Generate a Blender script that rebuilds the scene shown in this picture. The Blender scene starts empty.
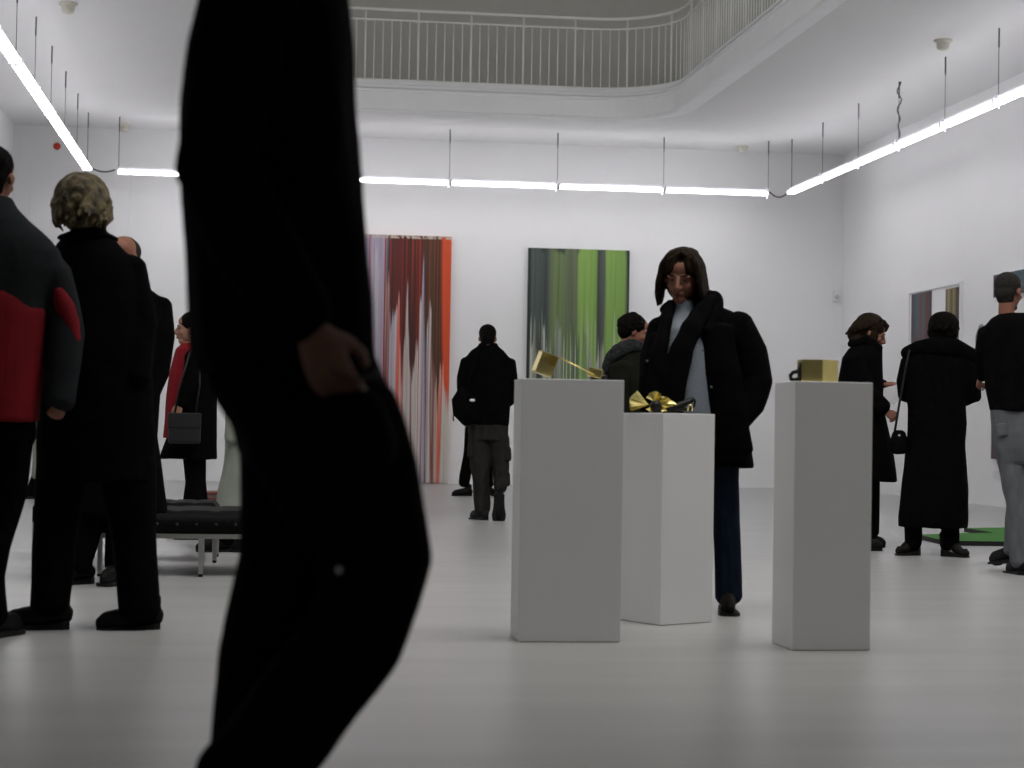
import bpy, bmesh, math, random
from mathutils import Vector, Matrix, noise, Quaternion
PI = math.pi
C = bpy.context.scene.collection
S = bpy.context.scene
random.seed(7)

# ------------------------------------------------------------------ camera, light level
EYE = 0.82
F, YAW, PITCH, ROLL = 1895.85, .1324, .0238, .0165
cam_d = bpy.data.cameras.new('camera')
cam = bpy.data.objects.new('camera', cam_d); C.objects.link(cam)
S.camera = cam
cam_d.sensor_width = 36; cam_d.lens = 36*F/1024
cam_d.clip_start = .05; cam_d.clip_end = 200
fw = Vector((math.sin(YAW)*math.cos(PITCH), math.cos(YAW)*math.cos(PITCH), math.sin(PITCH)))
rt = Vector((math.cos(YAW), -math.sin(YAW), 0)); up = rt.cross(fw)
ru_ = rt*math.cos(ROLL) + up*math.sin(ROLL); uu_ = -rt*math.sin(ROLL) + up*math.cos(ROLL)
M = Matrix((ru_, uu_, -fw)).transposed().to_4x4(); M.translation = (0, 0, EYE)
cam.matrix_world = M
cam_d.dof.use_dof = True; cam_d.dof.focus_distance = 13.0; cam_d.dof.aperture_fstop = cam_d.lens/15.0
w = bpy.data.worlds.new('world'); S.world = w; w.use_nodes = True
w.node_tree.nodes['Background'].inputs[0].default_value = (.5, .55, .6, 1)
w.node_tree.nodes['Background'].inputs[1].default_value = .02
S.view_settings.view_transform = 'Standard'; S.view_settings.look = 'None'
S.view_settings.gamma = 1; S.view_settings.use_curve_mapping = False
S.view_settings.exposure = 0.14
TUBE = 11.8
# added unseen fill light, tilted to brighten fascia, railing, pedestal fronts and floor
fill_d = bpy.data.lights.new('fill_light', 'AREA'); fill_d.shape = 'RECTANGLE'; fill_d.size = 5; fill_d.size_y = 9
fill_d.energy = 780; fill_d.color = (1.0, .98, .95)
fill = bpy.data.objects.new('fill_light', fill_d); C.objects.link(fill); fill.location = (2.6, 8.0, 9.1); fill.rotation_euler = (math.radians(58), 0, 0)

def ray(px, py):
    X0, Y0 = px-512, py-384
    c, s = math.cos(ROLL), math.sin(ROLL)
    X = X0*c + Y0*s; Y = -X0*s + Y0*c
    return fw + rt*(X/F) + up*(-Y/F)
def ground(px, py, z=0):
    r = ray(px, py); t = (z-EYE)/r.z
    return Vector((r.x*t, r.y*t, z))

# ------------------------------------------------------------------ materials
MATS = {}
def mat(name, col, rough=.8, metal=0, spec=.3, var=0, scale=6, stretch=(1, 1, 1), bump=0, bscale=40):
    if name in MATS: return MATS[name]
    m = bpy.data.materials.new(name); m.use_nodes = True; nt = m.node_tree; b = nt.nodes['Principled BSDF']
    b.inputs['Roughness'].default_value = rough; b.inputs['Metallic'].default_value = metal
    b.inputs['Specular IOR Level'].default_value = spec
    tc = nt.nodes.new('ShaderNodeTexCoord'); mp = nt.nodes.new('ShaderNodeMapping')
    mp.inputs['Scale'].default_value = stretch
    nt.links.new(tc.outputs['Object'], mp.inputs[0])
    n = nt.nodes.new('ShaderNodeTexNoise'); n.inputs['Scale'].default_value = scale; n.inputs['Detail'].default_value = 4
    nt.links.new(mp.outputs[0], n.inputs['Vector'])
    r = nt.nodes.new('ShaderNodeValToRGB')
    r.color_ramp.elements[0].position = .3; r.color_ramp.elements[1].position = .7
    r.color_ramp.elements[0].color = tuple(max(0, c*(1-var)) for c in col)+(1,)
    r.color_ramp.elements[1].color = tuple(min(1, c*(1+var)) for c in col)+(1,)
    nt.links.new(n.outputs[0], r.inputs[0]); nt.links.new(r.outputs[0], b.inputs['Base Color'])
    if bump:
        n2 = nt.nodes.new('ShaderNodeTexNoise'); n2.inputs['Scale'].default_value = bscale; n2.inputs['Detail'].default_value = 3
        nt.links.new(mp.outputs[0], n2.inputs['Vector'])
        bp = nt.nodes.new('ShaderNodeBump'); bp.inputs['Strength'].default_value = bump; bp.inputs['Distance'].default_value = .01
        nt.links.new(n2.outputs[0], bp.inputs['Height']); nt.links.new(bp.outputs[0], b.inputs['Normal'])
    MATS[name] = m; return m

WALL = mat('white_wall_paint', (.80, .80, .80), .85, spec=.2, var=.012, scale=1.2)
CEIL = mat('white_ceiling_paint', (.78, .78, .78), .9, spec=.2, var=.012, scale=.8)
FLOOR = mat('grey_white_floor_coating', (.385, .385, .378), .34, spec=.45, var=.085, scale=1.6, stretch=(.35, 2.2, 1), bump=.012, bscale=9)
PED = mat('white_pedestal_paint', (.76, .76, .76), .75, spec=.2, var=.01, scale=3)
RAIL = mat('white_railing_paint', (.85, .85, .83), .5, spec=.4, var=.02)
FASC = mat('white_fascia_paint', (.86, .87, .88), .7, spec=.3, var=.02, scale=2)
HOUS = mat('grey_white_fixture_metal', (.78, .77, .82), .5, spec=.4, var=.02)
WIRE = mat('dark_steel_wire', (.12, .12, .12), .4, metal=.6)
CABLE = mat('grey_cable', (.1, .1, .1), .6)
PLAST = mat('cream_plastic', (.62, .60, .52), .5, var=.02)
PLWH = mat('white_plastic', (.72, .72, .72), .5, var=.02)
REDP = mat('red_plastic', (.5, .04, .02), .4)
BRASS = mat('polished_brass', (.92, .78, .30), .26, metal=1, var=.05, scale=9)
BLKR = mat('black_rubber', (.004, .004, .004), .45, spec=.25, var=.1)
CHROME = mat('brushed_steel', (.5, .5, .48), .3, metal=1, var=.03)
LEATH = mat('black_leather', (.004, .0036, .0036), .5, spec=.08, var=.2, scale=12, bump=.3, bscale=60)
SKIN = mat('skin', (.27, .135, .09), .55, spec=.35, var=.08, scale=14, bump=.05, bscale=90)
SKIND = mat('skin_ruddy', (.23, .095, .06), .55, spec=.35, var=.1, scale=14)
LIP = mat('lips', (.16, .055, .04), .5)
EYEW = mat('eye_white', (.085, .075, .07), .6, spec=.5)
IRIS = mat('iris', (.05, .035, .02), .2, spec=.5)
BLACK = mat('black_wool', (.0028, .0026, .0028), .95, spec=.03, var=.35, scale=20, bump=.4, bscale=120)
BLACK2 = mat('black_cotton', (.0032, .0032, .0036), .95, spec=.03, var=.3, scale=14, bump=.3, bscale=90)
SOLE = mat('black_shoe_leather', (.004, .0038, .0038), .6, spec=.15, var=.2)
DENIM = mat('dark_blue_denim', (.006, .011, .020), .9, spec=.06, var=.45, scale=9, stretch=(3, 3, 1), bump=.3, bscale=140)
GJEAN = mat('faded_grey_denim', (.11, .115, .125), .9, spec=.2, var=.18, scale=7, stretch=(3, 3, 1), bump=.3, bscale=140)
CARGO = mat('charcoal_cargo_cotton', (.022, .021, .019), .9, spec=.06, var=.3, scale=9, stretch=(3, 3, 1), bump=.3, bscale=100)
OLIVE = mat('dark_olive_wool', (.009, .010, .007), .95, spec=.05, var=.3, scale=12, bump=.3, bscale=90)
SWEAT = mat('pale_blue_knit', (.19, .215, .245), .9, spec=.15, var=.06, scale=30, stretch=(1, 1, 6), bump=.25, bscale=120)
REDJ = mat('red_nylon', (.145, .007, .011), .8, spec=.1, var=.15, scale=6, bump=.2, bscale=30)
GREYJ = mat('slate_grey_nylon', (.011, .0125, .014), .85, spec=.1, var=.2, scale=7, bump=.2, bscale=30)
PALE = mat('pale_sage_cotton', (.26, .28, .24), .9, spec=.15, var=.08, scale=6)
BLOND = mat('ash_blond_hair', (.092, .070, .032), .6, spec=.3, var=.85, scale=24, stretch=(1, 1, .4), bump=.6, bscale=160)
BROWN = mat('dark_brown_hair', (.016, .010, .006), .65, spec=.06, var=.5, scale=60, stretch=(1, 1, .12), bump=.5, bscale=160)
DARKH = mat('near_black_hair', (.004, .0032, .0028), .7, spec=.04, var=.5, scale=60, stretch=(1, 1, .3), bump=.5, bscale=160)
GREYH = mat('short_grey_hair', (.022, .021, .018), .8, spec=.1, var=.4, scale=90, bump=.5, bscale=160)
PAPER = mat('white_paper', (.55, .54, .56), .8, var=.02)
GREEN = mat('green_felt', (.045, .17, .028), .85, spec=.2, var=.06, scale=6)
BLKE = mat('black_painted_edge', (.01, .01, .01), .6)
GSTRIP = mat('white_stripe_knit', (.2, .2, .23), .9)

def emis(name, col, k):
    m = bpy.data.materials.new(name); m.use_nodes = True; nt = m.node_tree
    nt.nodes.remove(nt.nodes['Principled BSDF'])
    e = nt.nodes.new('ShaderNodeEmission'); e.inputs[0].default_value = col+(1,); e.inputs[1].default_value = k
    nt.links.new(e.outputs[0], nt.nodes['Material Output'].inputs[0]); return m
LIT = emis('lit_fluorescent_diffuser', (.99, .975, 1.02), TUBE)

# ------------------------------------------------------------------ mesh helpers
def link(name, bm, m, parent=None, smooth=False, loc=None, rotz=0):
    bmesh.ops.recalc_face_normals(bm, faces=bm.faces)
    me = bpy.data.meshes.new(name); bm.to_mesh(me); bm.free()
    if smooth:
        for p in me.polygons: p.use_smooth = True
    me.materials.append(m)
    o = bpy.data.objects.new(name, me); C.objects.link(o)
    if parent: o.parent = parent
    if loc is not None: o.location = loc
    o.rotation_euler = (0, 0, rotz)
    return o
def tag(o, label, cat, group=None, kind=None):
    if label: o['label'] = label
    if cat: o['category'] = cat
    if group: o['group'] = group
    if kind: o['kind'] = kind
    return o
def empty(name, loc=(0, 0, 0), rotz=0):
    o = bpy.data.objects.new(name, None); o.empty_display_size = .1; C.objects.link(o)
    o.location = loc; o.rotation_euler = (0, 0, rotz); return o
def struct(name, bm, m, smooth=False):
    o = link(name, bm, m, smooth=smooth); o['kind'] = 'structure'; return o
def box(bm, x0, x1, y0, y1, z0, z1, M=None):
    vs = [Vector((x, y, z)) for x in (x0, x1) for y in (y0, y1) for z in (z0, z1)]
    if M is not None: vs = [M @ v for v in vs]
    v = [bm.verts.new(p) for p in vs]
    for f in ((0, 1, 3, 2), (4, 6, 7, 5), (0, 4, 5, 1), (2, 3, 7, 6), (0, 2, 6, 4), (1, 5, 7, 3)):
        bm.faces.new([v[i] for i in f])
    return v
def bbox(bm, x0, x1, y0, y1, z0, z1, b=.005, seg=2, M=None):
    t = bmesh.new(); box(t, x0, x1, y0, y1, z0, z1)
    bmesh.ops.bevel(t, geom=t.edges[:], offset=b, segments=seg, affect='EDGES', profile=.5)
    merge(bm, t, M)
def merge(bm, t, M=None):
    mp = {v: bm.verts.new(M @ v.co if M is not None else v.co) for v in t.verts}
    for f in t.faces:
        try: bm.faces.new([mp[v] for v in f.verts])
        except ValueError: pass
    t.free()
def frame_for(t, ref=None):
    t = t.normalized()
    r = Vector((0, 1, 0)) if ref is None else ref
    if abs(t.dot(r)) > .93: r = Vector((1, 0, 0)) if abs(t.x) < .9 else Vector((0, 0, 1))
    v = (r - t*r.dot(t)).normalized(); u = v.cross(t).normalized()
    return u, v
def chain(bm, pts, n=16, p=2.2, cap=True):
    """closed tapered tube: pts = (Vector, lateral radius, depth radius)"""
    P = [Vector(q[0]) for q in pts]; ru = [q[1] for q in pts]; rv = [q[2] if len(q) > 2 else q[1] for q in pts]
    rings = []
    K = len(P)
    def ring(c, u, v, a, b):
        out = []
        for i in range(n):
            th = 2*PI*i/n; cs, sn = math.cos(th), math.sin(th)
            out.append(bm.verts.new(c + u*a*math.copysign(abs(cs)**(2/p), cs) + v*b*math.copysign(abs(sn)**(2/p), sn)))
        return out
    for k in range(K):
        t = (P[min(k+1, K-1)] - P[max(k-1, 0)])
        if t.length < 1e-6: t = Vector((0, 0, 1))
        t.normalize(); u, v = frame_for(t)
        if k == 0 and cap:
            for q, s in ((.7, .5), (.35, .87)):
                rings.append(ring(P[0]-t*min(ru[0], rv[0])*q*.9, u, v, ru[0]*s, rv[0]*s)) if False else None
            rings.append(ring(P[0]-t*min(ru[0], rv[0])*.55, u, v, ru[0]*.45, rv[0]*.45))
            rings.append(ring(P[0]-t*min(ru[0], rv[0])*.32, u, v, ru[0]*.82, rv[0]*.82))
        rings.append(ring(P[k], u, v, ru[k], rv[k]))
        if k == K-1 and cap:
            rings.append(ring(P[k]+t*min(ru[k], rv[k])*.32, u, v, ru[k]*.82, rv[k]*.82))
            rings.append(ring(P[k]+t*min(ru[k], rv[k])*.55, u, v, ru[k]*.45, rv[k]*.45))
    for a, b in zip(rings, rings[1:]):
        for i in range(n): bm.faces.new([a[i], a[(i+1) % n], b[(i+1) % n], b[i]])
    bm.faces.new(rings[0][::-1]); bm.faces.new(rings[-1])
def tube(bm, pts, r, n=8):
    P = [Vector(p) for p in pts]; rings = []
    u0 = None
    for k in range(len(P)):
        t = (P[min(k+1, len(P)-1)] - P[max(k-1, 0)]).normalized()
        if u0 is None: u, v = frame_for(t)
        else:
            u = (u0 - t*u0.dot(t)).normalized(); v = t.cross(u)
        u0 = u
        rr = r[k] if isinstance(r, (list, tuple)) else r
        rings.append([bm.verts.new(P[k] + u*rr*math.cos(2*PI*i/n) + v*rr*math.sin(2*PI*i/n)) for i in range(n)])
    for a, b in zip(rings, rings[1:]):
        for i in range(n): bm.faces.new([a[i], a[(i+1) % n], b[(i+1) % n], b[i]])
    bm.faces.new(rings[0][::-1]); bm.faces.new(rings[-1])
def ell(bm, c, r, M=None, seg=20, rings=12):
    T = Matrix.Translation(Vector(c)) @ (M.to_4x4() if M is not None else Matrix.Identity(4)) @ Matrix.Diagonal((r[0], r[1], r[2], 1))
    bmesh.ops.create_uvsphere(bm, u_segments=seg, v_segments=rings, radius=1, matrix=T)
def lathe(bm, prof, n=20, M=None):
    rings = []
    for r, z in prof:
        rings.append([bm.verts.new((M @ Vector((r*math.cos(2*PI*i/n), r*math.sin(2*PI*i/n), z))) if M is not None else Vector((r*math.cos(2*PI*i/n), r*math.sin(2*PI*i/n), z))) for i in range(n)])
    for a, b in zip(rings, rings[1:]):
        for i in range(n): bm.faces.new([a[i], a[(i+1) % n], b[(i+1) % n], b[i]])
    bm.faces.new(rings[0][::-1]); bm.faces.new(rings[-1])

def solidify_union(name, bm, m, parent, voxel=.012, smooth=4, wr=0, wscale=5, wst=(1, 1, .45), seed=0):
    """unite overlapping closed shells into one continuous surface, smooth it, press folds into it"""
    bmesh.ops.recalc_face_normals(bm, faces=bm.faces)
    me = bpy.data.meshes.new(name); bm.to_mesh(me); bm.free()
    o = bpy.data.objects.new(name, me); C.objects.link(o)
    md = o.modifiers.new('r', 'REMESH'); md.mode = 'VOXEL'; md.voxel_size = voxel
    if smooth:
        ms = o.modifiers.new('s', 'SMOOTH'); ms.factor = .5; ms.iterations = smooth
    dg = bpy.context.evaluated_depsgraph_get(); dg.update()
    ev = o.evaluated_get(dg); me2 = bpy.data.meshes.new_from_object(ev)
    o.modifiers.clear(); o.data = me2; bpy.data.meshes.remove(me)
    me2.name = name
    if wr:
        sv = Vector((seed*3.1, seed*1.7, seed*.9))
        cos = [v.co.copy() for v in me2.vertices]; nos = [v.normal.copy() for v in me2.vertices]
        for v, c, nn in zip(me2.vertices, cos, nos):
            q = Vector((c.x*wst[0], c.y*wst[1], c.z*wst[2]))*wscale + sv
            d = 1-2*abs(noise.noise(q)) + .5*noise.noise(q*2.3)
            v.co = c + nn*(d-.35)*wr
    for p in me2.polygons: p.use_smooth = True
    me2.materials.clear(); me2.materials.append(m)
    if parent: o.parent = parent
    return o

# ------------------------------------------------------------------ the room
XL, XR, YB, YF, ZC, ZD, ZT = -3.55, 8.70, 27.70, -5.0, 5.05, 5.40, 9.3
def quad(name, ps, m):
    bm = bmesh.new(); bm.faces.new([bm.verts.new(p) for p in ps]); return struct(name, bm, m)
def slabbox(name, a, m):
    bm = bmesh.new(); box(bm, *a); return struct(name, bm, m)
slabbox('floor', (XL-.2, XR+.2, YF-.2, YB+.2, -.2, 0), FLOOR)
slabbox('wall_back', (XL-.2, XR+.2, YB, YB+.2, 0, ZT), WALL)
slabbox('wall_left', (XL-.2, XL, YF, YB, 0, ZT), WALL)
slabbox('wall_right', (XR, XR+.2, YF, YB, 0, ZT), WALL)
slabbox('wall_front', (XL-.2, XR+.2, YF-.2, YF, 0, ZT), WALL)
slabbox('ceiling_upper', (XL-.2, XR+.2, YF-.2, YB+.2, ZT, ZT+.2), CEIL)

GWALL = mat('dimmed_gallery_wall', (.60, .60, .565), .9, spec=.1, var=.02)  # dimness of the upper gallery put into a darker wall colour
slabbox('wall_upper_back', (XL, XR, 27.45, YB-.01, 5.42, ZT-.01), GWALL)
OX0, OX1, OY0, OY1, RC = -.23, 5.35, 4.0, 25.2, .95
def opening(off=0.0, step=.118, r0=RC):
    """points round the void, off > 0 moves away from the void into the gallery floor"""
    x0, x1, y0, y1, r = OX0-off, OX1+off, OY0-off, OY1+off, r0+off
    pts = []
    def seg(a, b):
        n = max(1, round((Vector(b)-Vector(a)).length/step))
        for i in range(n): pts.append((a[0]+(b[0]-a[0])*i/n, a[1]+(b[1]-a[1])*i/n))
    def arc(cx, cy, a0, a1):
        n = max(4, round(abs(a1-a0)*r/step))
        for i in range(n):
            a = a0+(a1-a0)*i/n; pts.append((cx+r*math.cos(a), cy+r*math.sin(a)))
    seg((x0, y0), (x0, y1-r)); arc(x0+r, y1-r, PI, PI/2)
    seg((x0+r, y1), (x1-r, y1)); arc(x1-r, y1-r, PI/2, 0)
    seg((x1, y1-r), (x1, y0)); seg((x1, y0), (x0, y0))
    return pts
bm = bmesh.new()
inn = opening(.04, .12)
for z in (ZC, ZD):
    vi = [bm.verts.new((x, y, z)) for x, y in inn]
    vo = [bm.verts.new(p) for p in ((XL, YF, z), (XL, YB, z), (XR, YB, z), (XR, YF, z))]
    ed = [bm.edges.new((vi[i], vi[(i+1) % len(vi)])) for i in range(len(vi))]
    ed += [bm.edges.new((vo[i], vo[(i+1) % 4])) for i in range(4)]
    bmesh.ops.triangle_fill(bm, use_beauty=True, edges=ed)
struct('ceiling', bm, CEIL)
# fascia of the gallery: profile swept round the void (offset into the gallery, height)
def sweep(prof, step=.2):
    bm = bmesh.new(); loops = []
    for off, z in prof:
        loops.append([(x, y, z) for x, y in SW(off)])
    L = [[bm.verts.new(p) for p in l] for l in loops]
    n = len(L[0])
    for a, b in zip(L, L[1:]):
        for i in range(n): bm.faces.new([a[i], a[(i+1) % n], b[(i+1) % n], b[i]])
    return bm
base_pts = opening(0, .15)
def SW(off):
    # same number of points whatever the offset
    out = []
    n = len(base_pts)
    for i, (x, y) in enumerate(base_pts):
        a = Vector(base_pts[i-1]); b = Vector(base_pts[(i+1) % n]); t = (b-a).normalized()
        nn = Vector((-t.y, t.x))
        # outward = away from the void centre
        cx = Vector((2.56, min(max(y, OY0+3), OY1-3)))
        if nn.dot(Vector((x, y))-cx) < 0: nn = -nn
        out.append((x+nn.x*off, y+nn.y*off))
    return out
bm = sweep([(.25, 5.049), (.03, 5.012), (-.012, 5.012), (-.02, 5.03), (-.02, 5.05), (0, 5.06), (0, 5.29), (-.015, 5.30), (-.015, 5.33), (.02, 5.34), (.05, 5.36), (.07, 5.46), (.20, 5.46), (.20, 5.39)])
struct('trim_1', bm, FASC, smooth=False)

# railing round the void
rail = empty('balcony_railing', (2.56, OY1, 5.46))
tag(rail, 'curved white metal balcony railing with thin upright bars above the ceiling opening', 'railing')
off_r = .12
rp = opening(off_r, .118)
x0, x1, y0, y1, r = OX0-off_r, OX1+off_r, OY0-off_r, OY1+off_r, RC+off_r
rl = rail.location
def RV(x, y, z): return Vector((x, y, z)) - Vector(rl)
for nm, z, rr in (('handrail', 6.42, .022), ('top_rail', 6.28, .014), ('bottom_rail', 5.475, .012)):
    bm = bmesh.new()
    pp = [RV(x, y, z) for x, y in rp if y > 8]
    # start at the left run and end at the right run
    tube(bm, pp, rr, 10); link(nm, bm, RAIL, rail, smooth=True)
bars = [(i, p) for i, p in enumerate(rp) if p[1] > 13.0]
bars.sort(key=lambda q: (q[1][0] < .3, -q[1][1]))
barmesh = {}
def barm(post):
    bm = bmesh.new()
    if post:
        tube(bm, [(0, 0, 0), (0, 0, .96)], .014, 8)
        for s in (-1, 1):
            tube(bm, [(s*(.02+.02*math.cos(a)), 0, .80+.02*math.sin(a)) for a in [2*PI*k/10 for k in range(10)]]+[(s*.04, 0, .80)], .004, 5)
    else: tube(bm, [(0, 0, 0), (0, 0, .81)], .0085, 6)
    return bm
protos = {}
rest = bmesh.new()
for k, (i, (x, y)) in enumerate(bars):
    post = i % 6 == 0
    if k < 98:
        nm = 'railing_post' if post else 'baluster'
        if nm not in protos:
            protos[nm] = link(nm, barm(post), RAIL, rail, smooth=True, loc=RV(x, y, 5.47))
        else:
            c = protos[nm].copy(); C.objects.link(c); c.parent = rail; c.location = RV(x, y, 5.47)
        if 'Vector' and post:
            pass
    else:
        tube(rest, [RV(x, y, 5.47), RV(x, y, 6.28)], .0085, 6)
o = link('baluster', rest, RAIL, rail); o['kind'] = 'stuff'

# ------------------------------------------------------------------ fluorescent strips
ZS = 4.285; SEG = 1.544
def fixture_proto():
    t = empty('fluorescent_light_fixture')
    bm = bmesh.new(); bbox(bm, -.75, .75, -.030, .030, .014, .058, .004)
    link('housing', bm, HOUS, t)
    bm = bmesh.new(); bbox(bm, -.745, .745, -.056, .056, -.024, .016, .012, 3)
    link('diffuser', bm, LIT, t)
    bm = bmesh.new(); bbox(bm, -.762, -.746, -.066, .066, -.030, .030, .004); link('end_cap', bm, HOUS, t)
    bm = bmesh.new(); bbox(bm, .746, .762, -.066, .066, -.030, .030, .004); link('end_cap', bm, HOUS, t)
    bm = bmesh.new()
    tube(bm, [(.766, 0, .07), (.766, 0, ZC-ZS-.18)], .0038, 6)
    tube(bm, [(.766, 0, ZC-ZS-.20), (.766, 0, ZC-ZS)], .009, 6)
    link('suspension_wire', bm, WIRE, t)
    bm = bmesh.new(); bbox(bm, .705, .770, -.035, .035, .060, .080, .004)
    tube(bm, [(.757, 0, .065), (.757, 0, -.055)], .011, 8); lathe(bm, [(.012, -.075), (.017, -.068), (.017, -.058), (.011, -.05)], 10, Matrix.Translation((.757, 0, 0)))
    link('mounting_bracket', bm, HOUS, t)
    return t
fx0 = fixture_proto()
first = [True]
def fixture(x, y, rot, label, group=None, extra=False):
    if first[0]: t = fx0; first[0] = False
    else:
        t = fx0.copy(); C.objects.link(t)
        for ch in fx0.children:
            if ch.name.startswith('end_wire'): continue
            c = ch.copy(); C.objects.link(c); c.parent = t
    t.location = (x, y, ZS); t.rotation_euler = (0, 0, rot)
    tag(t, label, 'light', group)
    if extra:   # wire at the run's free end too
        bm = bmesh.new()
        tube(bm, [(-.74, 0, .07), (-.74, 0, ZC-ZS)], .005, 6); tube(bm, [(-.74, 0, ZC-ZS-.2), (-.74, 0, ZC-ZS)], .009, 6)
        link('end_wire_suspension', bm, WIRE, t)
    return t
YS = 26.63; XLs, XRs = -2.39, 7.51
xb0 = -2.02
desc = ['lit fluorescent strip light across the back wall, leftmost, beside the cable to the left run',
        'lit fluorescent strip light across the back wall, second from the left, meeting the passer-by',
        'lit fluorescent strip light across the back wall, third from the left, hidden by the passer-by',
        'lit fluorescent strip light hanging above the red streaked painting',
        'lit fluorescent strip light hanging between the red and the green painting',
        'lit fluorescent strip light hanging above the green streaked painting']
for i in range(6):
    fixture(xb0+SEG*(i+.5), YS, 0, desc[i] if i < 5 else desc[5], 'strip lights along the back wall', extra=(i == 0))
# short closing piece reaches the right corner
names_r = ['first', 'second', 'third', 'fourth', 'fifth', 'sixth', 'seventh', 'eighth', 'ninth', 'tenth', 'eleventh', 'twelfth']
YEND = 26.40
NSIDE = 11
for i in range(NSIDE):
    vis = i < 6
    fixture(XRs, YEND-SEG*(i+.5), -PI/2,
            ('lit fluorescent strip light of the right-hand run, %s from the back corner' % names_r[i]),
            'strip lights along the right wall', extra=(i == 0))
for i in range(NSIDE):
    fixture(XLs, YEND-SEG*(i+.5), -PI/2,
            ('lit fluorescent strip light of the left-hand run, %s from the back corner' % names_r[i]),
            'strip lights along the left wall', extra=(i == 0))
def drop(name, a, b, sag, label):
    a, b = Vector(a), Vector(b); bm = bmesh.new()
    tube(bm, [a.lerp(b, k/12) - Vector((0, 0, sag*4*(k/12)*(1-k/12))) for k in range(13)], .011, 8)
    tag(link(name, bm, CABLE, smooth=True), label, 'cable')
drop('connecting_cable', (7.26, YS, ZS+.03), (XRs-.02, YEND-.02, ZS+.03), .09, 'dark cable sagging between strip lights in the right back corner')
drop('connecting_cable', (XLs+.02, YEND-.02, ZS+.03), (-2.04, YS, ZS+.03), .05, 'dark cable joining strip lights in the left back corner')
bm = bmesh.new()
yy = YEND-SEG*3
tube(bm, [(XRs+.02*math.sin(k*1.3), yy+.03*math.cos(k*.9), ZS+.07+k*(ZC-ZS-.07)/16) for k in range(17)], .008, 6)
tag(link('power_cable', bm, CABLE, smooth=True), 'thin power cable twisting up beside the third wire of the right run', 'cable')

def smoke(p, label, s=1, rim=True):
    t = empty('smoke_detector', p); tag(t, label, 'smoke detector')
    bm = bmesh.new(); lathe(bm, [(.085*s, 0), (.085*s, -.018*s), (.07*s, -.025*s)], 24); link('base_plate', bm, PLAST, t, smooth=False)
    bm = bmesh.new(); lathe(bm, [(.062*s, -.02*s), (.058*s, -.07*s), (.045*s, -.09*s), (.02*s, -.10*s)], 24); link('sensor_head', bm, PLAST, t, smooth=False)
smoke((7.162, 19.376, ZC), 'cream smoke detector on the ceiling above the right strip light run', 1.15)
smoke((7.0, 27.2, ZC), 'small cream smoke detector on the ceiling near the right back corner', 1.0)
smoke((-1.97, 27.3, ZC), 'small cream smoke detector on the ceiling near the left back corner', 1.1)
smoke((-1.99, 19.5, ZC), 'cream smoke detector at the top left edge beside the left strip light run', 1.1)
# motion sensor, red alarm, hatch on the back wall
t = empty('motion_sensor', (8.60, YB, 2.91)); tag(t, 'small white motion sensor high on the back wall near the right corner', 'sensor')
bm = bmesh.new(); bbox(bm, -.05, .05, -.06, 0, -.09, .08, .015); link('housing', bm, PLWH, t)
bm = bmesh.new(); ell(bm, (0, -.055, -.02), (.035, .02, .035)); link('lens', bm, mat('grey_lens', (.5, .5, .5), .3), t, smooth=True)
t = empty('fire_alarm', (-2.94, YB, 4.76)); tag(t, 'small round red alarm on the back wall behind the left strip light', 'alarm')
bm = bmesh.new(); lathe(bm, [(.05, 0), (.05, .03), (.035, .05), (.01, .055)], 16, Matrix.Rotation(PI/2, 4, 'X')); link('sounder', bm, REDP, t)
bm = bmesh.new(); lathe(bm, [(.07, 0), (.07, .012)], 16, Matrix.Rotation(PI/2, 4, 'X')); link('mounting_plate', bm, PLWH, t)
bm = bmesh.new(); bbox(bm, -3.30, -1.9, YB-.018, YB-.006, 2.6, 4.53, .003)
tag(link('access_panel', bm, WALL), 'flush white access panel with a fine edge on the back wall, left corner', 'panel')

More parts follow.
